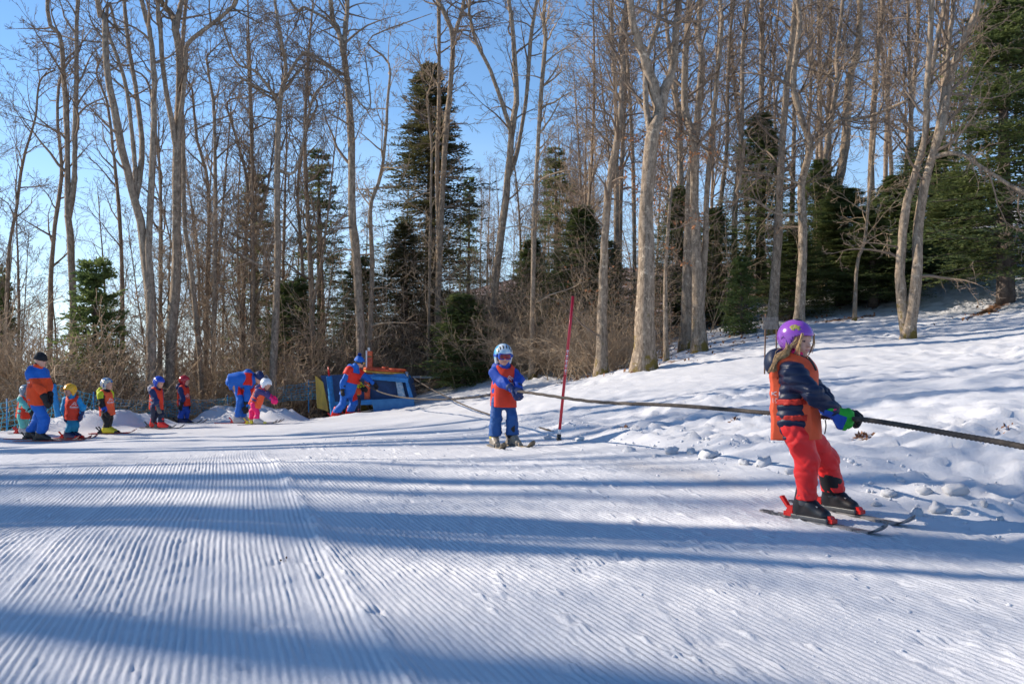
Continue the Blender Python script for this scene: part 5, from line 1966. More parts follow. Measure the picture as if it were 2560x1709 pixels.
ZG = cvf(1840, 760, 2.614)
ZA = cvf(0, 850, 5.226)
ZE = cvf(330, 900, 5.73)
ZI = cvf(760, 840, 5.8725)
ZJ = cvf(1180, 820, 4.9)
G_SKI = "skis on the feet of the ski class"
K_TXT = [[(-0.5, 0.35), (-0.5, 0.85)], [(-0.5, 0.6), (-0.15, 0.85)], [(-0.5, 0.6), (-0.15, 0.35)], [(0.05, 0.35), (0.05, 0.85)], [(0.25, 0.85), (0.7, 0.85)], [(0.48, 0.85), (0.48, 0.35)],
         [(-0.5, -0.55), (-0.5, -0.05)], [(-0.5, -0.05), (-0.1, -0.05)], [(-0.5, -0.3), (-0.2, -0.3)], [(-0.5, -0.55), (-0.1, -0.55)],
         [(0.1, -0.55), (0.1, -0.05)], [(0.1, -0.05), (0.5, -0.12)], [(0.5, -0.12), (0.1, -0.3)], [(0.1, -0.3), (0.5, -0.55)]]


def panel_on(c, f, name, mat, cuts, e=0.005, parent=None, h=None):
    solid(name, cut(grownf(f, e), *cuts), h or c["h"], mat, parent or c["root"], c["base"])


def girl_extra(c):
    hc, HF, nk, base, root = c["hc"], c["HF"], c["nk"], c["base"], c["root"]
    g = np.random.default_rng(12)
    mb = MB()
    # long blond hair: out from under the helmet, along the cheek and back over the hood
    n = 84
    P = []
    for i in range(n):
        a = g.normal(size=3) * 0.008
        sidev = -HF[1]
        st = hc + HF[0] * (0.036 + 0.012 * g.normal()) + sidev * (0.080 + 0.008 * g.random()) + HF[2] * (0.03 * g.random() + 0.0)
        m1 = hc + HF[0] * (0.008 + 0.010 * g.normal()) + sidev * 0.098 - HF[2] * (0.055 + 0.018 * g.normal())
        m2 = c["pt"]((330 + 8 * g.normal(), 318 + 9 * g.normal(), -0.02))
        m3 = c["pt"]((268 + 5 * g.normal(), 350 + 6 * g.normal(), 0.0))
        en = c["pt"]((238 + 14 * g.normal(), 425 + 22 * g.random(), 0.0 + 0.02 * g.normal()))
        P.append(resample([st, m1, m2 + a, m3 + a, en], 12))
    P = np.array(P)
    R = np.full((n, 12), 0.0024) * np.linspace(1.1, 0.6, 12)[None]
    mb.add(*batch_tubes(P, R, 4))
    # fringe by the temple
    n2 = 22
    P = []
    for i in range(n2):
        s_ = -1 if i < 16 else 1
        st = hc + HF[0] * (0.098 - 0.02 * g.random()) + HF[1] * s_ * (0.060 + 0.016 * g.random()) + HF[2] * (0.050 + 0.006 * g.random())
        en = hc + HF[0] * (0.066 + 0.012 * g.normal()) + HF[1] * s_ * (0.080 + 0.005 * g.random()) - HF[2] * (0.05 + 0.05 * g.random())
        P.append(resample([st, 0.5 * (st + en) + HF[1] * s_ * 0.012 + HF[0] * 0.008, en], 7))
    P = np.array(P)
    mb.add(*batch_tubes(P, np.full(P.shape[:2], 0.0026), 3))
    mb.build("hair", M_HAIR, root, offset=base)
    # loose chin strap tail, pink collar lining, pink inner cuff
    mb = MB()
    p0 = c["pt"]((470, 345, -0.06))
    mb.tube(resample([p0, c["pt"]((500, 385, -0.07)), c["pt"]((524, 432, -0.06))], 6), 0.008, 5)
    mb.build("strap_tail", P_BLACK, root, offset=base)
    col_f = rcone(nk + c["spine"] * 0.03, nk + c["spine"] * 0.055 + c["fwd"] * 0.02, 0.072, 0.066)
    solid("collar_lining", minus(col_f, rcone(nk, nk + c["spine"] * 0.12 + c["fwd"] * 0.02, 0.055, 0.06)), 0.007, C_PINK, root, base)
    e_, hn = c["J"]["eR"], c["J"]["hR"]
    dd = norm(hn - e_)
    solid("inner_cuff", rcone(hn - dd * 0.075, hn - dd * 0.03, 0.046, 0.045), 0.007, C_PINK, root, base)
    # black elastic waist and the dark gaiter at the left ankle
    k_, a_ = c["J"]["kL"], c["ank"]["L"]
    up_ = norm(k_ - a_)
    solid("gaiter", cut(grownf(rcone(a_ + up_ * 0.03, a_ + up_ * 0.15, 0.070, 0.071), 0.003), half(a_ + up_ * 0.125, norm(up_ + np.array([0.5, 0.3, 0]))), half(a_ + up_ * 0.02, -up_), half(a_ + np.array([0.012, 0, 0]), np.array([0.9, 0.4, 0]))), 0.007, C_BLACK, root, base)
    # glove leash
    mb = MB()
    q = c["pt"]((583, 755, -0.16))
    mb.tube(resample([q, q + np.array([0.005, 0, -0.04]), q + np.array([-0.004, 0, -0.09])], 6), 0.004, 4)
    mb.build("leash", C_BLACK, root, offset=base)


def helmet_dots(hc, HF, k, he):
    return cut(grownf(he, 0.003), lambda p: np.sqrt(((p - (hc - HF[1] * 0.1 - HF[0] * 0.01 - HF[2] * 0.02).astype(np.float32)) ** 2).sum(-1)) - 0.030, )


def helmet_splash(hc, HF, k, he):
    c0 = (hc - HF[1] * 0.075 + HF[0] * 0.035 + HF[2] * 0.085).astype(np.float32)

    def blob(p):
        q = p - c0
        w = 0.35 + 0.65 * (np.sin(dot3(q, HF[0]) * 150) * np.sin(dot3(q, HF[2]) * 190 + 1) > -0.35)
        return np.sqrt((dot3(q, HF[0]) / 1.9) ** 2 + dot3(q, HF[2]) ** 2 + (dot3(q, HF[1]) * 0.5) ** 2) - 0.021 * w
    return cut(grownf(he, 0.0025), blob)


def helmet_top(hc, HF, k, he):
    c0 = (hc + HF[2] * 0.14).astype(np.float32)
    return cut(grownf(he, 0.005), lambda p: np.sqrt(((p - c0) ** 2).sum(-1)) - 0.028)


def helmet_badge(hc, HF, k, he):
    c0 = (hc - HF[1] * 0.055 + HF[0] * 0.108 + HF[2] * 0.062).astype(np.float32)
    return cut(grownf(he, 0.003), lambda p: np.sqrt(((p - c0) ** 2).sum(-1)) - 0.013)


def helmet_groove(hc, HF, k, he):
    c0 = (hc - HF[1] * 0.105 - HF[0] * 0.020 - HF[2] * 0.015).astype(np.float32)
    ax = norm(HF[2] * 0.85 - HF[0] * 0.5).astype(np.float32)
    bx = norm(np.cross(ax, HF[1])).astype(np.float32)
    return cut(grownf(he, 0.002), lambda p: np.abs(np.sqrt((dot3(p - c0, ax) / 1.9) ** 2 + dot3(p - c0, bx) ** 2 + 1e-9) - 0.019) - 0.0035, half(hc, HF[1]))


M_OLIVE = material("olive_print", (0.34, 0.31, 0.07), 0.3)
M_DKPURPLE = material("dark_purple", (0.10, 0.02, 0.2), 0.3)
person("person", "girl in a purple helmet, orange vest and red trousers pulled by the rope", 6.42, 1.09, 0.0074,
       (392, 800, 0.06), (372, 372, 0.08), (392, 236, 0.08), (0.66, -0.75, -0.12), (0.88, -0.47),
       [((505, 592, -0.15), (642, 704, -0.12)), ((560, 610, 0.14), (682, 722, 0.02))],
       [((474, 1020, -0.02), (455, 1262, 0.02)), ((592, 1010, 0.22), (640, 1232, 0.26))],
       C_NAVY, C_REDPANTS, P_BLACK, ((C_GREEN, C_GBLUE), C_BLACK), vest=C_ORANGE_VEST,
       helmet={"mat": H_PURPLE, "extra": [("vent_groove", M_DKPURPLE, helmet_groove), ("splash_print", M_OLIVE, helmet_splash), ("top_vent", P_BLACK, helmet_top)]},
       hood=(C_NAVY, 1.05), footdir=(0.56, -0.83), conv=ZG, quilt=True, extra=girl_extra, wide=1.10, fold=0.008, headr=0.94,
       skis=["snow dusted ski under the girl's near boot", "snow dusted ski under the girl's far boot", M_SKI, G_SKI, P_RED], skilen=0.98,
       logo=[((214, 612, 0.0), (-0.995, -0.08, 0.05), 0.05, K_TXT)], vest_len=0.315, bell=0.130, boot_kind=(P_GREY, P_GREY),
       palms=[((0.93, 0.0, -0.34), (0.25, 0.75, -0.5), 0.62), ((0.97, -0.15, -0.12), (0.0, -0.55, -0.8), 0.8)])


def vents(hc, HF, k, he):
    cs = [(hc + HF[0] * 0.075 + HF[1] * s_ + HF[2] * z_).astype(np.float32) for s_, z_ in ((-0.055, 0.105), (-0.02, 0.115), (0.02, 0.115), (0.055, 0.105), (-0.075, 0.075), (0.075, 0.075))]

    def slot(p):
        d_ = None
        for q in cs:
            v = p - q
            e_ = np.sqrt((dot3(v, HF[1]) * 2.6) ** 2 + dot3(v, HF[2]) ** 2 + (dot3(v, HF[0]) * 0.5) ** 2) - 0.024
            d_ = e_ if d_ is None else np.minimum(d_, e_)
        return d_
    return cut(grownf(he, 0.002), slot)


def boy_extra(c):
    a_, k_ = c["ank"]["L"], c["J"]["kL"]
    up_ = norm(k_ - a_)
    solid("gaiter", cut(rcone(a_ + up_ * 0.02, a_ + up_ * 0.14, 0.067, 0.069), half(a_ + np.array([-0.012, 0, 0]), np.array([1.0, 0.5, 0]))), 0.009, C_BLACK, c["root"], c["base"])


person("person", "boy in a light blue vented helmet, red goggles and orange vest holding the rope", 11.75, 1.04, 0.0098,
       (385, 865, 0.0), (392, 492, 0.0), (383, 338, -0.02), (0.22, -0.96, -0.16), (0.30, -0.95),
       [((370, 662, -0.14), (500, 748, -0.26)), ((575, 640, -0.08), (568, 748, -0.22))],
       [((292, 1085, -0.05), (272, 1335, -0.02)), ((492, 1080, -0.05), (500, 1345, -0.02))],
       C_ROYAL, C_DENIM, P_TAUPE, (C_DARKBLUE, C_DARKBLUE), vest=C_RED_VEST, helmet={"mat": H_LIGHTBLUE, "extra": [("vents", P_BLACK, vents)]},
       hood=(C_ROYAL, 1.1), goggles=(C_ROYAL, P_LENS), footdir={"R": (0.22, -0.97), "L": (0.42, -0.9)}, conv=ZJ, extra=boy_extra, wide=1.05,
       skis=["tan ski under the rope boy's boot at his right foot", "tan ski under the rope boy's boot at his left foot", M_SKI_TAN, G_SKI, P_TAUPE], skilen=0.9,
       bib=0.125, logo=[((470, 640, -0.15), (0.30, -0.95, 0.05), 0.075)], boot_kind=(P_GREY, P_YELLOW), vest_len=0.33,
       palms=[((0.85, -0.4, -0.3), (0.2, 0.6, -0.7), 0.8), ((-0.1, -0.6, -0.7), (0.5, 0.3, -0.6), 0.8)])


def instr_a_extra(c):
    up = c["spine"]
    panel_on(c, c["jk"], "shoulder_yoke", C_BLUE, [half(c["nk"] - up * 0.165, -up)], 0.008, h=0.018)
    panel_on(c, c["torso"](), "back_yoke", C_BLUE, [half(c["nk"] - up * 0.19, -up), half(c["nk"], c["fwd"])], 0.02, h=0.018)
    solid("neck_gaiter", rcone(c["nk"], c["nk"] + up * 0.10 + c["fwd"] * 0.02, 0.085, 0.075), 0.012, C_BLACK, c["root"], c["base"])
    decal("print", grownf(c["jk"], 0.006), c["pt"]((395, 530, -0.1)), (-0.75, -0.65, 0.1), up, 0.075, C_WHITE, c["root"], c["base"])


person("person", "instructor in a black beanie, orange and blue jacket and blue trousers looking right", 19.0, 1.50, 0.0172,
       (500, 770, 0.0), (490, 385, 0.0), (532, 272, -0.02), (0.97, -0.22, -0.08), (0.90, -0.42),
       [((535, 640, -0.22), (590, 775, -0.24)), ((640, 620, 0.10), (655, 750, 0.02))],
       [((590, 1035, -0.10), (525, 1290, -0.10)), ((490, 1050, 0.12), (395, 1300, 0.10))],
       C_ORANGE_JACKET, C_BLUE, P_BLACK, C_BLACK, hat=(C_BLACK, None), hood=(C_BLUE, 1.0), footdir=(0.99, -0.10), adult=True, conv=ZA, extra=instr_a_extra,
       skis=["long dark ski under the near boot of the black beanie instructor", "long dark ski under the far boot of the black beanie instructor", M_SKI_RED, G_SKI, P_BLACK], wide=1.04)
person("person", "small child in a grey helmet and mint suit half hidden behind the beanie instructor", 19.9, 0.92, 0.0172,
       (300, 985, 0.0), (330, 748, 0.0), (340, 672, 0.0), (0.95, -0.15, -0.15), (0.86, -0.5),
       [((330, 860, -0.12), (400, 930, -0.14)), ((370, 850, 0.1), (430, 930, 0.1))],
       [((298, 1105, -0.05), (290, 1235, -0.03)), ((325, 1105, 0.08), (318, 1235, 0.08))],
       C_MINT, C_MINT, P_LIGHTGREY, C_BLACK, vest=C_RED_VEST, helmet=H_GREY, hood=(C_GREYJ, 1.0), footdir=(0.99, -0.1), conv=ZA,
       skis=["short ski under the near boot of the mint suited child", "short ski under the far boot of the mint suited child", M_SKI, G_SKI, P_RED], skilen=0.8,
       logo=[((395, 915, -0.12), (0.75, -0.65, 0.05), 0.06)], boot_kind=(P_BLACK, P_LIGHTGREY))


def blue_sleeve(c):
    pass


person("person", "child in a yellow helmet, sky blue suit and red vest turned to the camera", 19.35, 1.02, 0.0172,
       (945, 985, 0.0), (945, 745, 0.0), (915, 660, -0.02), (-0.62, -0.74, -0.25), (0.10, -0.99),
       [((830, 900, -0.03), (845, 985, -0.05)), ((1082, 880, 0.0), (1068, 965, -0.02))],
       [((915, 1125, -0.06), (885, 1262, -0.02)), ((985, 1120, -0.02), (962, 1262, 0.06))],
       C_SKYBLUE, C_TEALBLUE, P_NAVY, C_DARKBLUE, vest=C_RED_VEST, helmet=H_YELLOW, footdir=(0.97, -0.22), conv=ZA, wide=1.0,
       skis=["ski with a red heel under the yellow helmet child's right boot", "ski with a red heel under the yellow helmet child's left boot", M_SKI_RED, G_SKI, P_RED], skilen=0.85,
       bib=0.15, logo=[((975, 850, -0.12), (0.12, -0.98, 0.05), 0.085)], boot_kind=(P_BLACK, P_NAVY), vest_len=0.32)


def child_d_extra(c):
    for key in ("R", "L"):
        e_, sh = c["J"]["e" + key], c["sh" + key]
        dd = norm(e_ - sh)
        panel_on(c, c["arm"][key], "sleeve_top", C_LIME, [half(sh + dd * 0.09, dd)], 0.011)
        hn = c["J"]["h" + key]
        d2 = norm(hn - e_)
        panel_on(c, c["arm"][key], "sleeve_cuff", C_ROYAL, [half(e_ + d2 * 0.06, -d2)], 0.010)


person("person", "child in a striped helmet, lime hood, orange vest and yellow boots", 20.1, 1.02, 0.0172,
       (1402, 945, 0.0), (1372, 668, 0.0), (1398, 580, 0.0), (0.98, -0.15, -0.02), (0.90, -0.42),
       [((1335, 845, -0.13), (1375, 925, -0.14)), ((1440, 840, 0.12), (1450, 920, 0.08))],
       [((1402, 1085, -0.05), (1385, 1200, -0.04)), ((1432, 1080, 0.07), (1418, 1195, 0.08))],
       C_BLACK, C_BLACK, P_YELLOW, C_BLACK, vest=C_ORANGE_VEST, helmet=H_STRIPE, hood=(C_LIME, 1.1), footdir=(0.98, 0.10), conv=ZA, extra=child_d_extra,
       skis=["ski under the near yellow boot of the lime hooded child", "ski under the far yellow boot of the lime hooded child", M_SKI_RED, G_SKI, P_BLACK], skilen=0.9,
       logo=[((1465, 790, -0.12), (0.72, -0.68, 0.05), 0.075)], boot_kind=(P_YELLOW, P_YELLOW))
person("person", "child in a blue helmet, grey hood and red boots facing right", 21.3, 1.02, 0.0172,
       (348, 668, 0.0), (345, 405, 0.0), (385, 322, 0.0), (0.90, -0.28, -0.32), (0.90, -0.40),
       [((345, 578, -0.14), (372, 670, -0.15)), ((420, 570, 0.12), (430, 650, 0.1))],
       [((325, 785, -0.02), (302, 870, 0.10)), ((420, 785, -0.04), (420, 880, -0.06))],
       C_DARKBLUE, C_NAVY, P_RED, P_GREY, vest=C_RED_VEST, helmet=H_BLUE, hood=(C_GREYJ, 1.15), footdir=(0.98, -0.15), conv=ZE,
       skis=["ski under the far red boot of the blue helmet child", "ski under the near red boot of the blue helmet child", M_SKI, G_SKI, P_GREY], skilen=0.85,
       logo=[((235, 560, -0.08), (-0.70, -0.72, 0.05), 0.075)], boot_kind=(P_RED, P_RED))
person("person", "child in a red helmet and dark blue suit last before the instructor", 24.0, 1.03, 0.0190,
       (742, 618, 0.0), (732, 378, 0.0), (752, 300, 0.0), (0.88, 0.22, -0.10), (0.93, -0.25),
       [((728, 560, -0.14), (708, 632, -0.14)), ((800, 550, 0.12), (800, 630, 0.1))],
       [((712, 745, -0.04), (700, 842, -0.04)), ((790, 735, 0.08), (768, 832, 0.10))],
       C_DARKBLUE, C_ROYAL, P_NAVY, C_BLACK, vest=C_RED_VEST, helmet=H_RED, hood=(C_DARKBLUE, 1.1), footdir=(0.97, -0.18), conv=ZE,
       skis=["ski under the near boot of the red helmet child", "ski under the far boot of the red helmet child", M_SKI_TAN, G_SKI, P_BLACK], skilen=0.9,
       logo=[((820, 500, -0.1), (0.85, -0.5, 0.05), 0.06)], boot_kind=(P_BLACK, P_NAVY))


def bender_extra(c):
    for key in ("R", "L"):
        e_, sh = c["J"]["e" + key], c["sh" + key]
        dd = norm(e_ - sh)
        panel_on(c, c["arm"][key], "sleeve_panel", C_REDPANEL, [half(sh + dd * 0.30, dd), half(sh + dd * 0.02, -dd)], 0.032)
    k_ = c["J"]["kR"]
    hp = c["pel"]
    up = norm(hp - k_)
    panel_on(c, c["tr"], "thigh_panel", C_REDPANEL, [half(k_ + up * 0.33, up), half(k_ + up * 0.08, -up), half(k_ + np.array([-0.04, 0, 0]), np.array([-1.0, 0.1, 0]))], 0.009)


person("person", "instructor in a blue suit bending over the pink trousered child", 22.9, 1.50, 0.0190,
       (1455, 300, 0.0), (1725, 270, 0.06), (1815, 262, 0.02), (0.80, -0.35, -0.50), (0.95, -0.30),
       [((1650, 480, -0.10), (1640, 655, -0.12)), ((1735, 480, 0.32), (1750, 640, 0.25))],
       [((1545, 560, -0.12), (1500, 780, -0.08)), ((1590, 560, 0.20), (1600, 770, 0.18))],
       C_BLUE, C_BLUE, P_LIGHTGREY, C_BLACK, hat=(C_DARKBLUE, None), hood=(C_BLUE, 1.0), footdir=(0.98, -0.16), adult=True, conv=ZE, extra=bender_extra,
       skis=["long ski under the near boot of the bending instructor", "long ski under the far boot of the bending instructor", M_SKI_RED, G_SKI, P_RED], wide=0.98, boot_kind=(P_BLACK, P_BLACK))


def pink_extra(c):
    solid("collar_lining", rcone(c["nk"] + c["spine"] * 0.0, c["nk"] + c["spine"] * 0.05 + c["fwd"] * 0.02, 0.075, 0.06), 0.012, C_PINK, c["root"], c["base"])
    mb = MB()
    g = np.random.default_rng(5)
    pc = c["hc"] + c["HF"][2] * 0.125 - c["HF"][0] * 0.07
    dv = norm(g.normal(size=(200, 3)))
    P = np.stack([pc + dv * 0.01, pc + dv * 0.055 * g.uniform(0.8, 1.1, (200, 1))], 1)
    mb.add(*batch_tubes(P, np.full((200, 2), 0.007), 3))
    mb.build("fur_tuft", C_GREYJ, c["root"], offset=c["base"])


person("person", "small child in a white helmet and hot pink trousers reaching out to the right", 21.6, 0.96, 0.0172,
       (1765, 625, 0.0), (1855, 412, -0.02), (1918, 345, -0.02), (0.85, -0.10, -0.50), (0.92, -0.35),
       [((1935, 500, -0.15), (2005, 555, -0.17)), ((1940, 480, 0.12), (2010, 530, 0.10))],
       [((1795, 755, -0.06), (1788, 875, -0.06)), ((1715, 740, 0.06), (1728, 850, 0.10))],
       C_PLUM, C_PINK, P_LIGHTGREY, C_PINK, vest=C_ORANGE_VEST, helmet=H_WHITE, hood=(C_PLUM, 1.0), footdir=(0.98, -0.14), conv=ZE, extra=pink_extra,
       skis=["ski under the near boot of the pink trousered child", "ski under the far boot of the pink trousered child", M_SKI, G_SKI, P_YELLOW], skilen=0.9,
       logo=[((1725, 490, -0.08), (-0.55, -0.82, 0.1), 0.07)], boot_kind=(P_GREY, P_LIGHTGREY))


def instr_i_extra(c):
    up = c["spine"]
    ft = c["fwd"]
    panel_on(c, c["torso"](), "chest_panel", C_REDPANEL, [half(c["nk"] - up * 0.10, up), half(c["nk"] - up * 0.36, -up), half(c["pel"] - ft * 0.12, -ft)], 0.034)
    for key in ("R", "L"):
        e_, sh = c["J"]["e" + key], c["sh" + key]
        dd = norm(e_ - sh)
        panel_on(c, c["arm"][key], "sleeve_panel", C_REDPANEL, [half(sh + dd * 0.13, dd)], 0.032)
    k_ = c["J"]["kL"]
    kk = norm(c["pel"] - k_)
    panel_on(c, c["tr"], "thigh_panel", C_REDPANEL, [half(k_ + kk * 0.30, kk), half(k_ + kk * 0.04, -kk), half(k_ + np.array([-0.03, 0, 0]), np.array([-1.0, 0.1, 0]))], 0.009)
    ring = [[(0.8 * math.cos(t_), 0.8 * math.sin(t_)) for t_ in np.linspace(0, 6.28, 12)], [(-0.5, -0.3), (0.0, 0.4), (0.5, -0.3)]]
    decal("badge", grownf(c["jk"], 0.02), c["pt"]((648, 545, -0.15)), (0.15, -0.98, 0.1), up, 0.055, C_WHITE, c["root"], c["base"], shapes=ring, wdt=0.3)


person("person", "instructor in a blue suit and pompom hat striding along the rope by the machine", 24.3, 1.47, 0.0190,
       (640, 815, 0.0), (745, 470, 0.0), (815, 392, 0.0), (0.96, -0.20, -0.12), (0.80, -0.58),
       [((572, 680, -0.22), (568, 775, -0.24)), ((930, 620, 0.12), (1020, 705, 0.06))],
       [((565, 1010, -0.10), (455, 1190, -0.10)), ((735, 985, -0.02), (660, 1185, 0.10))],
       C_BLUE, C_BLUE, P_RED, C_BLACK, hat=(C_BLUE, C_ROYAL), hood=(C_BLUE, 1.0), goggles=(P_BLACK, P_LENS2), footdir=(0.97, -0.22), adult=True, conv=ZI, extra=instr_i_extra,
       skis=["long ski under the rear boot of the pompom hat instructor", "long ski under the front boot of the pompom hat instructor", M_SKI_RED, G_SKI, P_RED], wide=1.0)


def hidden_extra(c):
    for key in ("R", "L"):
        panel_on(c, c["arm"][key], "sleeve_panel", C_LIME, [], 0.010)


person("person", "child with a lime sleeve hidden behind the pompom hat instructor", 25.0, 1.0, 0.0190,
       (752, 825, 0.0), (742, 610, 0.0), (735, 525, 0.0), (0.95, -0.2, -0.1), (0.92, -0.38),
       [((775, 715, -0.14), (845, 755, -0.16)), ((820, 700, 0.12), (875, 755, 0.08))],
       [((765, 935, -0.05), (770, 1040, -0.04)), ((795, 930, 0.08), (790, 1035, 0.08))],
       C_LIME, C_NAVY, P_RED, C_BLACK, vest=C_ORANGE_VEST, helmet=H_BLUE, footdir=(0.97, -0.22), conv=ZI,
       skis=["ski tip of the lime sleeved child behind the instructor", "second ski of the lime sleeved child behind the instructor", M_SKI_RED, G_SKI, P_RED], skilen=0.85)

# ------------------------------------------------------------------ things around the track
def ground_hit(u, v, dmin=3.0, dmax=40.0):
    d = np.linspace(dmin, dmax, 1500)
    P = np.stack([at(u, v, q) for q in d])
    below = P[:, 2] < snow_z(P[:, 0], P[:, 1])
    i = int(np.argmax(below)) if below.any() else len(d) - 1
    return P[i]


# ---- tow rope: three laid strands
M_ROPE = material("rope_grey_brown", (0.085, 0.068, 0.055), 0.85, col2=(0.035, 0.028, 0.025), vscale=30, bump=0.3, bscale=300)
M_CABLE = material("cable_dark", (0.07, 0.05, 0.035), 0.8, var=0.4, vscale=20)


def laid_rope(name, pts, rad, label, mat, pitch=0.10, step=0.012, near=9.0):
    raw = resample(pts, 600)
    seg = np.r_[0, np.cumsum(np.linalg.norm(np.diff(raw, axis=0), axis=1))]
    s = [0.0]
    while s[-1] < seg[-1]:
        y = np.interp(s[-1], seg, raw[:, 1])
        s.append(s[-1] + (step if y < near else step * 5))
    s = np.array(s)
    P = np.stack([np.interp(s, seg, raw[:, k]) for k in range(3)], 1)
    T = norm(np.gradient(P, axis=0))
    A = norm(np.cross(T, np.array([0, 0, 1.0])))
    B = np.cross(A, T)
    nth = 18
    th = np.arange(nth) * 2 * np.pi / nth
    ph = 2 * np.pi * s / pitch
    lob = np.abs(np.cos(1.5 * (th[None] - ph[:, None])))
    R = rad * (0.58 + 0.50 * lob)
    V = P[:, None] + R[..., None] * (A[:, None] * np.cos(th)[None, :, None] + B[:, None] * np.sin(th)[None, :, None])
    n = len(s)
    i = np.arange(n - 1)[:, None] * nth
    k = np.arange(nth)[None]
    f = np.stack([i + k, i + (k + 1) % nth, i + nth + (k + 1) % nth, i + nth + k], -1).reshape(-1, 4)
    mb = MB()
    mb.add(V.reshape(-1, 3) - P[0], f)
    o = mb.build(name, mat, None, loc=P[0])
    return tag(o, label, "rope")


laid_rope("tow_rope", [at(*q) for q in [(862, 930, 25.6), (880, 943, 24.9), (901, 952, 24.2), (947, 978, 23.4), (990, 990, 22), (1036, 996, 20), (1100, 998, 17.3),
                                         (1180, 993, 14), (1223, 987, 12.6), (1290, 978, 11.5), (1480, 1003, 9.76), (1700, 1014, 8.25), (1919, 1032, 7.15),
                                         (2030, 1040, 6.72), (2110, 1045, 6.36), (2200, 1054, 6.05), (2400, 1088, 5.4), (2560, 1117, 4.98), (2900, 1190, 4.25)]] + [np.array([3.45, 2.9, -0.55]), np.array([4.6, 0.0, -0.5]), np.array([6.2, -4.0, -0.4])],
          0.0162, "thick dark tow rope running from the blue machine past both children to the right", M_ROPE)
end = ground_hit(1368, 1076)
laid_rope("slack_rope", [at(1029, 942, 26.4), at(1080, 973, 23.0), at(1160, 1012, 18.6), at(1227, 1037, 16.2), at(1294, 1057, 14.8), end + np.array([0, 0, 0.01]), end + np.array([0.4, -0.5, -0.12])],
          0.014, "thin slack rope slanting from the machine down into the snow", M_CABLE, step=0.03, near=0)

# ---- red slalom pole
M_POLE = material("pole_red", (0.62, 0.012, 0.03), 0.32, var=0.25, vscale=6, coat=0.2)
M_WHITEP = material("white_plastic", (0.75, 0.75, 0.75), 0.4)
pb = at(1396, 1100, 12.2)
pb[2] = gz(pb[0], pb[1]) - 0.03
ptop = at(1432.5, 740, 12.15)
ax = ptop - pb
root = empty("slalom_pole", pb, "tall red slalom pole leaning right between the two children", "pole")
MB().tube([ax * 0.085, ax * 0.3, ax * 0.7, ax], 0.0185, 12).build("shaft", M_POLE, root)
MB().tube([ax * 0.052, ax * 0.087], 0.019, 12).build("white_band", M_WHITEP, root)
mb = MB().tube([ax * -0.03, ax * 0.0, ax * 0.014, ax * 0.018, ax * 0.026, ax * 0.030, ax * 0.042, ax * 0.053], [0.016, 0.02, 0.020, 0.034, 0.034, 0.022, 0.030, 0.024], 12)
mb.build("ground_screw", P_BLACK, root)
mb = MB()
for k in range(16):
    c_ = ax * (0.47 + 0.011 * k)
    w_ = 0.005 + 0.004 * ((k * 7) % 3)
    mb.box((-w_, -0.0197, -0.006), (w_, -0.0187, 0.004 * (k % 3)), None, c_)
mb.build("print", C_WHITE, root, smooth=False)

# ---- weathered board on two thin posts behind the girl
M_OLDWOOD = material("weathered_wood", (0.25, 0.22, 0.19), 0.85, col2=(0.10, 0.085, 0.075), vscale=8, stretch=(3, 3, 1), bump=0.4, bscale=40)
M_RUST = material("rusty_iron", (0.20, 0.10, 0.05), 0.8, col2=(0.08, 0.05, 0.035), vscale=20)
sb = ground_hit(1914, 934)
root = empty("board_sign", sb, "small weathered grey board on two thin posts behind the purple helmet", "sign")
dS = sb[1]
for uu, v0_, v1_ in ((1914, 784, 940), (1942, 800, 930)):
    a_ = at(uu, v0_, dS) - sb
    b_ = at(uu - 3, v1_, dS) - sb
    MB().tube([b_ - np.array([0, 0, 0.1]), a_], 0.013, 7).build("post", M_RUST, root)
a_ = at(1906, 823, dS - 0.02) - sb
b_ = at(1945, 792, dS - 0.02) - sb
for k in range(3):
    z0 = a_[2] + (b_[2] - a_[2]) * k / 3
    z1_ = a_[2] + (b_[2] - a_[2]) * (k + 1) / 3 - 0.004
    MB().box((a_[0] + 0.01 * (k % 2), a_[1] - 0.022, z0), (b_[0] - 0.008 * (k % 2), a_[1] - 0.002, z1_)).build("board", M_OLDWOOD, root, smooth=False)

# ---- rope tow machine
M_MBLUE = material("machine_blue", (0.022, 0.15, 0.40), 0.5, col2=(0.05, 0.24, 0.50), vscale=5, bump=0.2, bscale=60, detail=7)
M_MBRIGHT = material("machine_bright_blue", (0.025, 0.24, 0.60), 0.45, var=0.3, vscale=6)
M_MWORN = material("machine_worn_blue", (0.52, 0.58, 0.62), 0.6, col2=(0.05, 0.25, 0.45), vscale=14, detail=7)
M_MDARK = material("machine_dark", (0.018, 0.07, 0.20), 0.6, var=0.3)
M_MORANGE = material("machine_orange", (0.80, 0.13, 0.03), 0.42, col2=(0.42, 0.05, 0.02), vscale=7, detail=6)
M_MYELLOW = material("machine_yellow", (0.82, 0.50, 0.06), 0.55, col2=(0.45, 0.25, 0.05), vscale=5, stretch=(1, 1, 0.3), detail=6)
mo = at(760 + 1000 / 5.8725, 840 + 1090 / 5.8725, 26.3)
mo[2] = gz(mo[0], mo[1]) - 0.03
root = empty("tow_machine", mo, "blue rope tow machine with an orange wheel on top", "machine")


def mz(x, y):
    return ((x - 1000) / 555.0, (1090 - y) / 555.0 + 0.03)


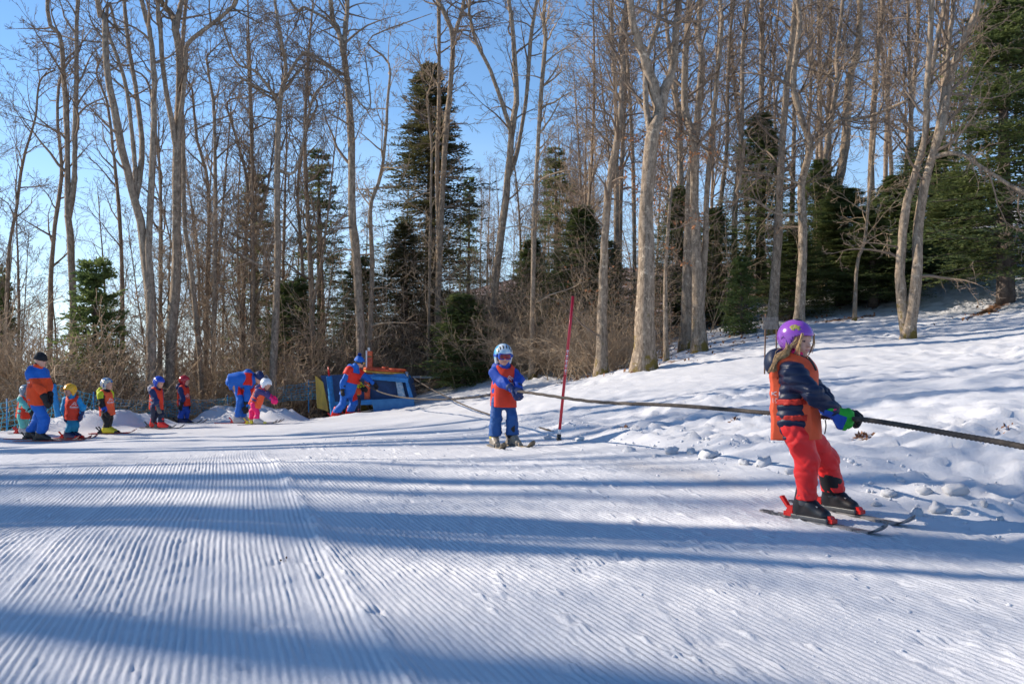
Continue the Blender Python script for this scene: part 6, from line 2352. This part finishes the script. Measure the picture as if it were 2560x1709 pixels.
# lower skid panels
MB().prism([mz(1000, 910), mz(1040, 1125), mz(1640, 1085), mz(1612, 885)], -0.10, 0.02).build("skid_panel", M_MBLUE, root, smooth=False)
MB().prism([mz(450, 948), mz(455, 990), mz(1020, 985), mz(1003, 908), mz(780, 925)], -0.08, 0.0).build("skid_beam", M_MBRIGHT, root, smooth=False)
MB().prism([mz(230, 560), mz(395, 1075), mz(480, 1075), mz(600, 900), mz(600, 545)], 0.10, 0.16).build("side_sheet", M_MDARK, root, smooth=False)
MB().prism([mz(440, 560), mz(470, 950), mz(1600, 890), mz(1540, 610), mz(960, 560)], 0.18, 1.10).build("housing", M_MDARK, root, smooth=False)
MB().prism([mz(950, 575), mz(955, 612), mz(1530, 665), mz(1530, 605), mz(1300, 575)], -0.06, 0.06).build("top_beam", M_MBRIGHT, root, smooth=False)
MB().prism([mz(900, 545), mz(1460, 535), mz(1530, 606), mz(940, 578)], 0.065, 1.05).build("deck", M_MBRIGHT, root, smooth=False)
MB().prism([mz(1345, 650), mz(1385, 880), mz(1490, 878), mz(1435, 655)], 0.0, 0.06).build("post", M_MWORN, root, smooth=False)
MB().prism([mz(1490, 660), mz(1545, 885), mz(1605, 883), mz(1532, 662)], -0.03, 0.05).build("post", M_MBRIGHT, root, smooth=False)
MB().prism([mz(885, 640), mz(885, 905), mz(965, 905), mz(965, 640)], 0.02, 0.10).build("post", M_MORANGE, root, smooth=False)
MB().prism([mz(886, 200), mz(886, 560), mz(972, 560), mz(970, 205)], 0.35, 0.48).build("column", M_MORANGE, root, smooth=False)
MB().prism([mz(880, 190), mz(880, 440), mz(900, 440), mz(902, 195)], 0.31, 0.345).build("column_flange", M_WHITEP, root, smooth=False)
MB().prism([mz(888, 274), mz(888, 292), mz(970, 294), mz(970, 276)], 0.345, 0.49).build("column_band", material("band_olive", (0.12, 0.13, 0.04), 0.6, var=0.2), root, smooth=False)
MB().prism([mz(903, 150), mz(905, 198), mz(940, 198), mz(938, 150)], 0.38, 0.46).build("bolt", M_STEEL, root, smooth=False)
wc = np.array([*mz(1150, 492)[:1], 0.55, mz(1150, 492)[1]])
th = np.linspace(0, 2 * np.pi, 41)
tilt = np.array([[math.cos(0.06), 0, math.sin(0.06)], [0, 1, 0], [-math.sin(0.06), 0, math.cos(0.06)]])


def ring(r_, z_, rr, sides=8):
    P = np.c_[r_ * np.cos(th), r_ * np.sin(th), np.full(len(th), z_)] @ tilt.T + wc
    return MB().tube(P, rr, sides, cap=False)


wh = ring(0.55, 0.02, 0.038).build("wheel", M_MORANGE, root)
ring(0.555, -0.045, 0.032).build("rim", M_MYELLOW, wh)
for k in range(8):
    a = k * math.pi / 4 + 0.2
    dv = np.array([math.cos(a), math.sin(a), 0]) @ tilt.T
    MB().tube([wc + dv * 0.06 + np.array([0, 0, 0.05]), wc + dv * 0.54 + np.array([0, 0, 0.01])], 0.026, 6).build("spoke", M_MORANGE, wh)
MB().tube([wc + np.array([0, 0, -0.12]), wc + np.array([0, 0, 0.10])], [0.10, 0.085], 14).build("hub", M_MORANGE, wh)
MB().tube([np.array([*mz(1490, 600)[:1], 0.3, mz(1490, 605)[1]]), np.array([*mz(1490, 500)[:1], 0.3, mz(1490, 505)[1]])], 0.05, 10).build("guide_roller", M_STEEL, root)
MB().prism([mz(200, 555), mz(225, 1020), mz(392, 1075), mz(312, 652)], -0.32, -0.27).build("guard_board", M_MYELLOW, root, smooth=False)
MB().box((-0.50, -0.05, 0.0), (-0.30, 0.02, 0.16)).build("snowy_foot", M_RUST, root, smooth=False)

# ---- padded post with red tip
M_PAD = material("blue_padding", (0.015, 0.26, 0.62), 0.6, var=0.3, vscale=20, bump=0.4, bscale=50)


def padded_post(label, u0, v0, u1, v1, d, r_, tip=None, cap=None):
    a_ = at(u1, v1, d)
    a_[2] = min(a_[2], gz(a_[0], a_[1]))
    b_ = at(u0, v0, d)
    rt = empty("padded_post", a_, label, "post", "blue padded posts")
    ax_ = b_ - a_
    n_ = 14
    t_ = np.linspace(-0.05, 1, n_)
    MB().tube(ax_[None] * t_[:, None], r_ * (1 + 0.10 * np.sin(t_ * 23) * np.sin(t_ * 9)), 10).build("padding", M_PAD, rt)
    if tip:
        MB().tube([ax_, ax_ * (1 + tip)], [r_ * 0.34, r_ * 0.25], 8).build("tip", P_RED, rt)
    if cap:
        MB().tube([ax_ * 1.0, ax_ * 1.05], [r_ * 0.9, r_ * 0.5], 8).build("cap", P_BLACK, rt)


padded_post("blue padded post with a red tip beside the yellow board of the machine", 823, 940, 834, 1006, 25.7, 0.072, tip=0.22)
padded_post("blue padded post with a dark cap behind the black beanie instructor", 132, 960, 146, 1045, 21.7, 0.062, cap=True)

# ---- snow-topped log bench
M_LOG = material("log_wood", (0.20, 0.115, 0.06), 0.8, col2=(0.09, 0.05, 0.03), vscale=8, stretch=(0.5, 3, 3), bump=0.4, bscale=40)
bo_ = at(1086, 972, 29.5)
bo_[2] = gz(bo_[0], bo_[1])
root = empty("log_bench", bo_, "rough log bench with snow on top, right of the machine", "bench")
xs = np.linspace(-0.78, 0.74, 9)
MB().tube(np.c_[xs, 0 * xs, 0.30 + 0.01 * np.sin(xs * 5)], [0.05, 0.075, 0.08, 0.078, 0.082, 0.08, 0.078, 0.07, 0.055], 10).build("seat", M_LOG, root)
for xx in (-0.55, 0.42):
    MB().tube([(xx, 0, -0.08), (xx, 0, 0.26)], [0.11, 0.10], 9).build("leg", M_LOG, root)
g = np.random.default_rng(3)
xs = np.linspace(-0.74, 0.60, 26)
ys = np.linspace(-0.07, 0.07, 7)
XX, YY = np.meshgrid(xs, ys)
ZZ = 0.375 + 0.035 * (1 - (YY / 0.075) ** 2) * np.clip(1 - (np.abs(XX + 0.07) / 0.70) ** 6, 0, 1) + 0.012 * fbm(XX * 5, YY * 8, 5, 3) - 0.03 * (np.abs(YY) > 0.065)
ii = np.arange(6)[:, None] * 26 + np.arange(25)[None]
MB().add(np.c_[XX.ravel(), YY.ravel(), ZZ.ravel()], np.stack([ii, ii + 1, ii + 27, ii + 26], -1).reshape(-1, 4)).build("snow_cap", M_SNOW, root)

# ---- blue safety net
M_NET = material("net_blue", (0.03, 0.45, 0.66), 0.6, var=0.25, vscale=3)
np_ = [(-60, 1022, 1090, 20.2), (0, 1006, 1080, 20.6), (52, 992, 1068, 21.0), (95, 975, 1058, 21.4), (134, 963, 1046, 21.8), (201, 978, 1046, 22.4), (291, 995, 1046, 23.3), (350, 999, 1046, 24.0),
       (435, 1000, 1040, 25.3), (520, 996, 1032, 26.4), (581, 990, 1026, 26.8), (672, 971, 1008, 27.0), (740, 959, 1000, 26.9), (800, 950, 996, 26.6)]
tops = np.array([at(u, v, d) for u, v, _, d in np_])
bots = np.array([at(u, w_, d) for u, _, w_, d in np_])
tops = resample(tops, 400)
bots = resample(bots, 400)
sl = np.r_[0, np.cumsum(np.linalg.norm(np.diff(tops, axis=0), axis=1))]
ncol = int(sl[-1] / 0.125)
ss = np.linspace(0, sl[-1], ncol)
T_ = np.stack([np.interp(ss, sl, tops[:, k]) for k in range(3)], 1)
B_ = np.stack([np.interp(ss, sl, bots[:, k]) for k in range(3)], 1)
nrow = 7
g = np.random.default_rng(9)
W = np.linspace(0, 1, nrow)
G_ = T_[:, None] + (B_ - T_)[:, None] * W[None, :, None]
G_[..., 0] += 0.05 * np.sin(W * 3.0)[None] * np.sin(ss * 1.3)[:, None] + 0.02 * g.normal(size=G_.shape[:2])
G_[..., 1] += 0.07 * np.sin(W * 3.1)[None] * np.cos(ss * 0.9)[:, None]
G_[..., 2] += 0.014 * g.normal(size=G_.shape[:2]) - (0.03 * np.abs(np.sin(ss * 1.57)))[:, None] * (1 - W)[None]
nb = np.array([T_[0][0], T_[0][1], gz(T_[0][0], T_[0][1])])
root = empty("safety_net", nb, "sagging blue safety net strung behind the ski class", "net")
mb = MB()
mb.add(*batch_tubes(G_ - nb, np.full(G_.shape[:2], 0.0058), 4))
mb.add(*batch_tubes(np.swapaxes(G_, 0, 1) - nb, np.full((nrow, ncol), 0.0062), 4))
tag(mb.build("strands", M_NET, root), kind="stuff")
for sj in np.arange(0.6, sl[-1], 2.3):
    i = int(np.argmin(np.abs(ss - sj)))
    a_, b_ = T_[i] - nb, B_[i] - nb
    MB().tube([b_ - np.array([0, -0.03, 0.35]), a_ + np.array([0, 0.03, 0.05])], 0.014, 7).build("post", M_PAD, root)

# ---- loose snow chunks and crumbs
def chunk_mesh(seed, nu=14, nv=9):
    g = np.random.default_rng(seed)
    a = np.linspace(0, 2 * np.pi, nu, endpoint=False)
    b = np.linspace(-1.2, 1.57, nv)
    A_, Bq = np.meshgrid(a, b)
    D_ = np.stack([np.cos(A_) * np.cos(Bq), np.sin(A_) * np.cos(Bq), np.sin(Bq)], -1)
    K = norm(g.normal(size=(9, 3)))
    # planes chip the ball into an angular clod
    r_ = np.ones(D_.shape[:2])
    for k in K:
        c_ = D_ @ k
        r_ = np.where(c_ > 0.2, np.minimum(r_, g.uniform(0.55, 0.85) / np.maximum(c_, 0.2)), r_)
    r_ = r_ * (1 + 0.10 * g.normal(size=r_.shape))
    V = (D_ * r_[..., None] * np.array([1, 0.85, 0.75])).reshape(-1, 3)
    V[-nu:] = V[-nu:].mean(0)
    k = np.arange(nu)
    f = np.concatenate([np.stack([j * nu + k, j * nu + (k + 1) % nu, (j + 1) * nu + (k + 1) % nu, (j + 1) * nu + k], 1) for j in range(nv - 1)])
    return V, f


CH = [chunk_mesh(700 + k) for k in range(6)]
cm = [mesh_data("snow_chunk", V, [f], True) for V, f in CH]
for m_ in cm:
    m_.materials.append(M_SNOW)
for k, (u, v, px_) in enumerate([(2390, 1232, 60), (2223, 1238, 46), (2311, 1235, 40), (2339, 1278, 58), (2290, 1285, 36), (2400, 1285, 40), (2460, 1262, 30), (1775, 1140, 52), (1680, 1134, 44), (1572, 1130, 34),
                                (1913, 1160, 44), (1860, 1158, 30), (1980, 1180, 36), (1640, 1142, 26), (1450, 1100, 26), (1372, 1096, 24), (1730, 1132, 30), (2190, 1262, 26), (2500, 1300, 30), (2100, 1235, 24)]):
    p = ground_hit(u, v)
    r_ = px_ / F * p[1] * 0.5
    o = obj("snow_chunk", cm[k % 6], None, None, (p[0], p[1], gz(p[0], p[1]) + r_ * 0.15))
    o.scale = (r_ * 1.15, r_, r_ * 0.95)
    o.rotation_euler = (0, 0, k * 1.3)
    tag(o, "clean snow clod among those pushed up along the edge of the tow track", "snow chunk", "snow clods along the tow track")
CH = [chunk_mesh(720 + k, 7, 5) for k in range(6)]
# crumbs nobody would count
g = np.random.default_rng(21)
mb = MB()
n_ = 0
while n_ < 800:
    y = g.uniform(3.2, 15)
    e = g.normal() * 0.30 + 0.22 if g.random() < 0.55 else g.uniform(-3.2, 0)
    x = 3.05 - 0.37 * (y - 6) + e / 0.94
    if abs(x) > 0.53 * y + 0.6:
        continue
    n_ += 1
    V, f = CH[int(g.integers(0, 6))]
    r_ = (0.008 + 0.026 * g.random() ** 3) * (1.0 if e > -0.2 else 0.6)
    a = g.random() * 6.28
    keepf = f
    mb.add((V * r_) @ rotz(a).T + np.array([x, y, 0]), keepf)
Vc = np.concatenate(mb.v)
per = len(CH[0][0])
cx = Vc.reshape(-1, per, 3)[:, :, :2].mean(1)
zz = snow_z(cx[:, 0], cx[:, 1])
mb.v = [Vc + np.repeat(np.c_[np.zeros((len(zz), 2)), zz], per, axis=0)]
o = mb.build("snow_crumbs", M_SNOW, None)
tag(o, kind="stuff")

# ---- dry leaves on the snow
M_LITTER = material("leaf_litter", (0.30, 0.13, 0.05), 0.85, col2=(0.12, 0.055, 0.03), vscale=3)


def leaf_patch(mb, c, n, spread, size, g):
    p = np.c_[c[0] + g.normal(size=n) * spread[0], c[1] + g.normal(size=n) * spread[1]]
    z = snow_z(p[:, 0], p[:, 1])
    leaf_scatter(mb, np.c_[p, z + 0.006], size, g, 1, 0.004, 0.0)


for (u, v, n_, sp, lab) in [(2155, 1092, 40, (0.05, 0.03), "clump of brown dead leaves on the snow under the girl's rope hand"),
                            (2508, 1080, 26, (0.05, 0.025), "flat brown leaves on the snow at the right edge"),
                            (1836, 1050, 14, (0.03, 0.02), "few dark leaves on the snow just left of the girl's vest"),
                            (1560, 1066, 10, (0.02, 0.02), "single yellowed leaf on the snow right of the red pole"),
                            (712, 1404, 6, (0.006, 0.006), "tiny dark twig bit lying on the groomed corduroy")]:
    p = ground_hit(u, v)
    b = MB()
    leaf_patch(b, p, n_, sp, 0.05 if n_ > 6 else 0.018, np.random.default_rng(int(u)))
    org = np.array([p[0], p[1], gz(p[0], p[1])])
    tag(b.build("dead_leaves", M_LITTER, None, smooth=False, offset=org, loc=org), lab, "leaves")
b = MB()
g = np.random.default_rng(77)
X_ = g.uniform(-16, 18, 26000)
Y_ = g.uniform(19, 36, 26000)
dd = forest_dirt(X_, Y_)
k = g.random(26000) < np.clip((dd - 0.12) * 0.95, 0, 0.5)
X_, Y_ = X_[k], Y_[k]
leaf_scatter(b, np.c_[X_, Y_, snow_z(X_, Y_) + 0.01], 0.085, g, 1, 0.006, 0.0)
tag(b.build("leaf_litter", M_LITTER, None, smooth=False), kind="stuff")
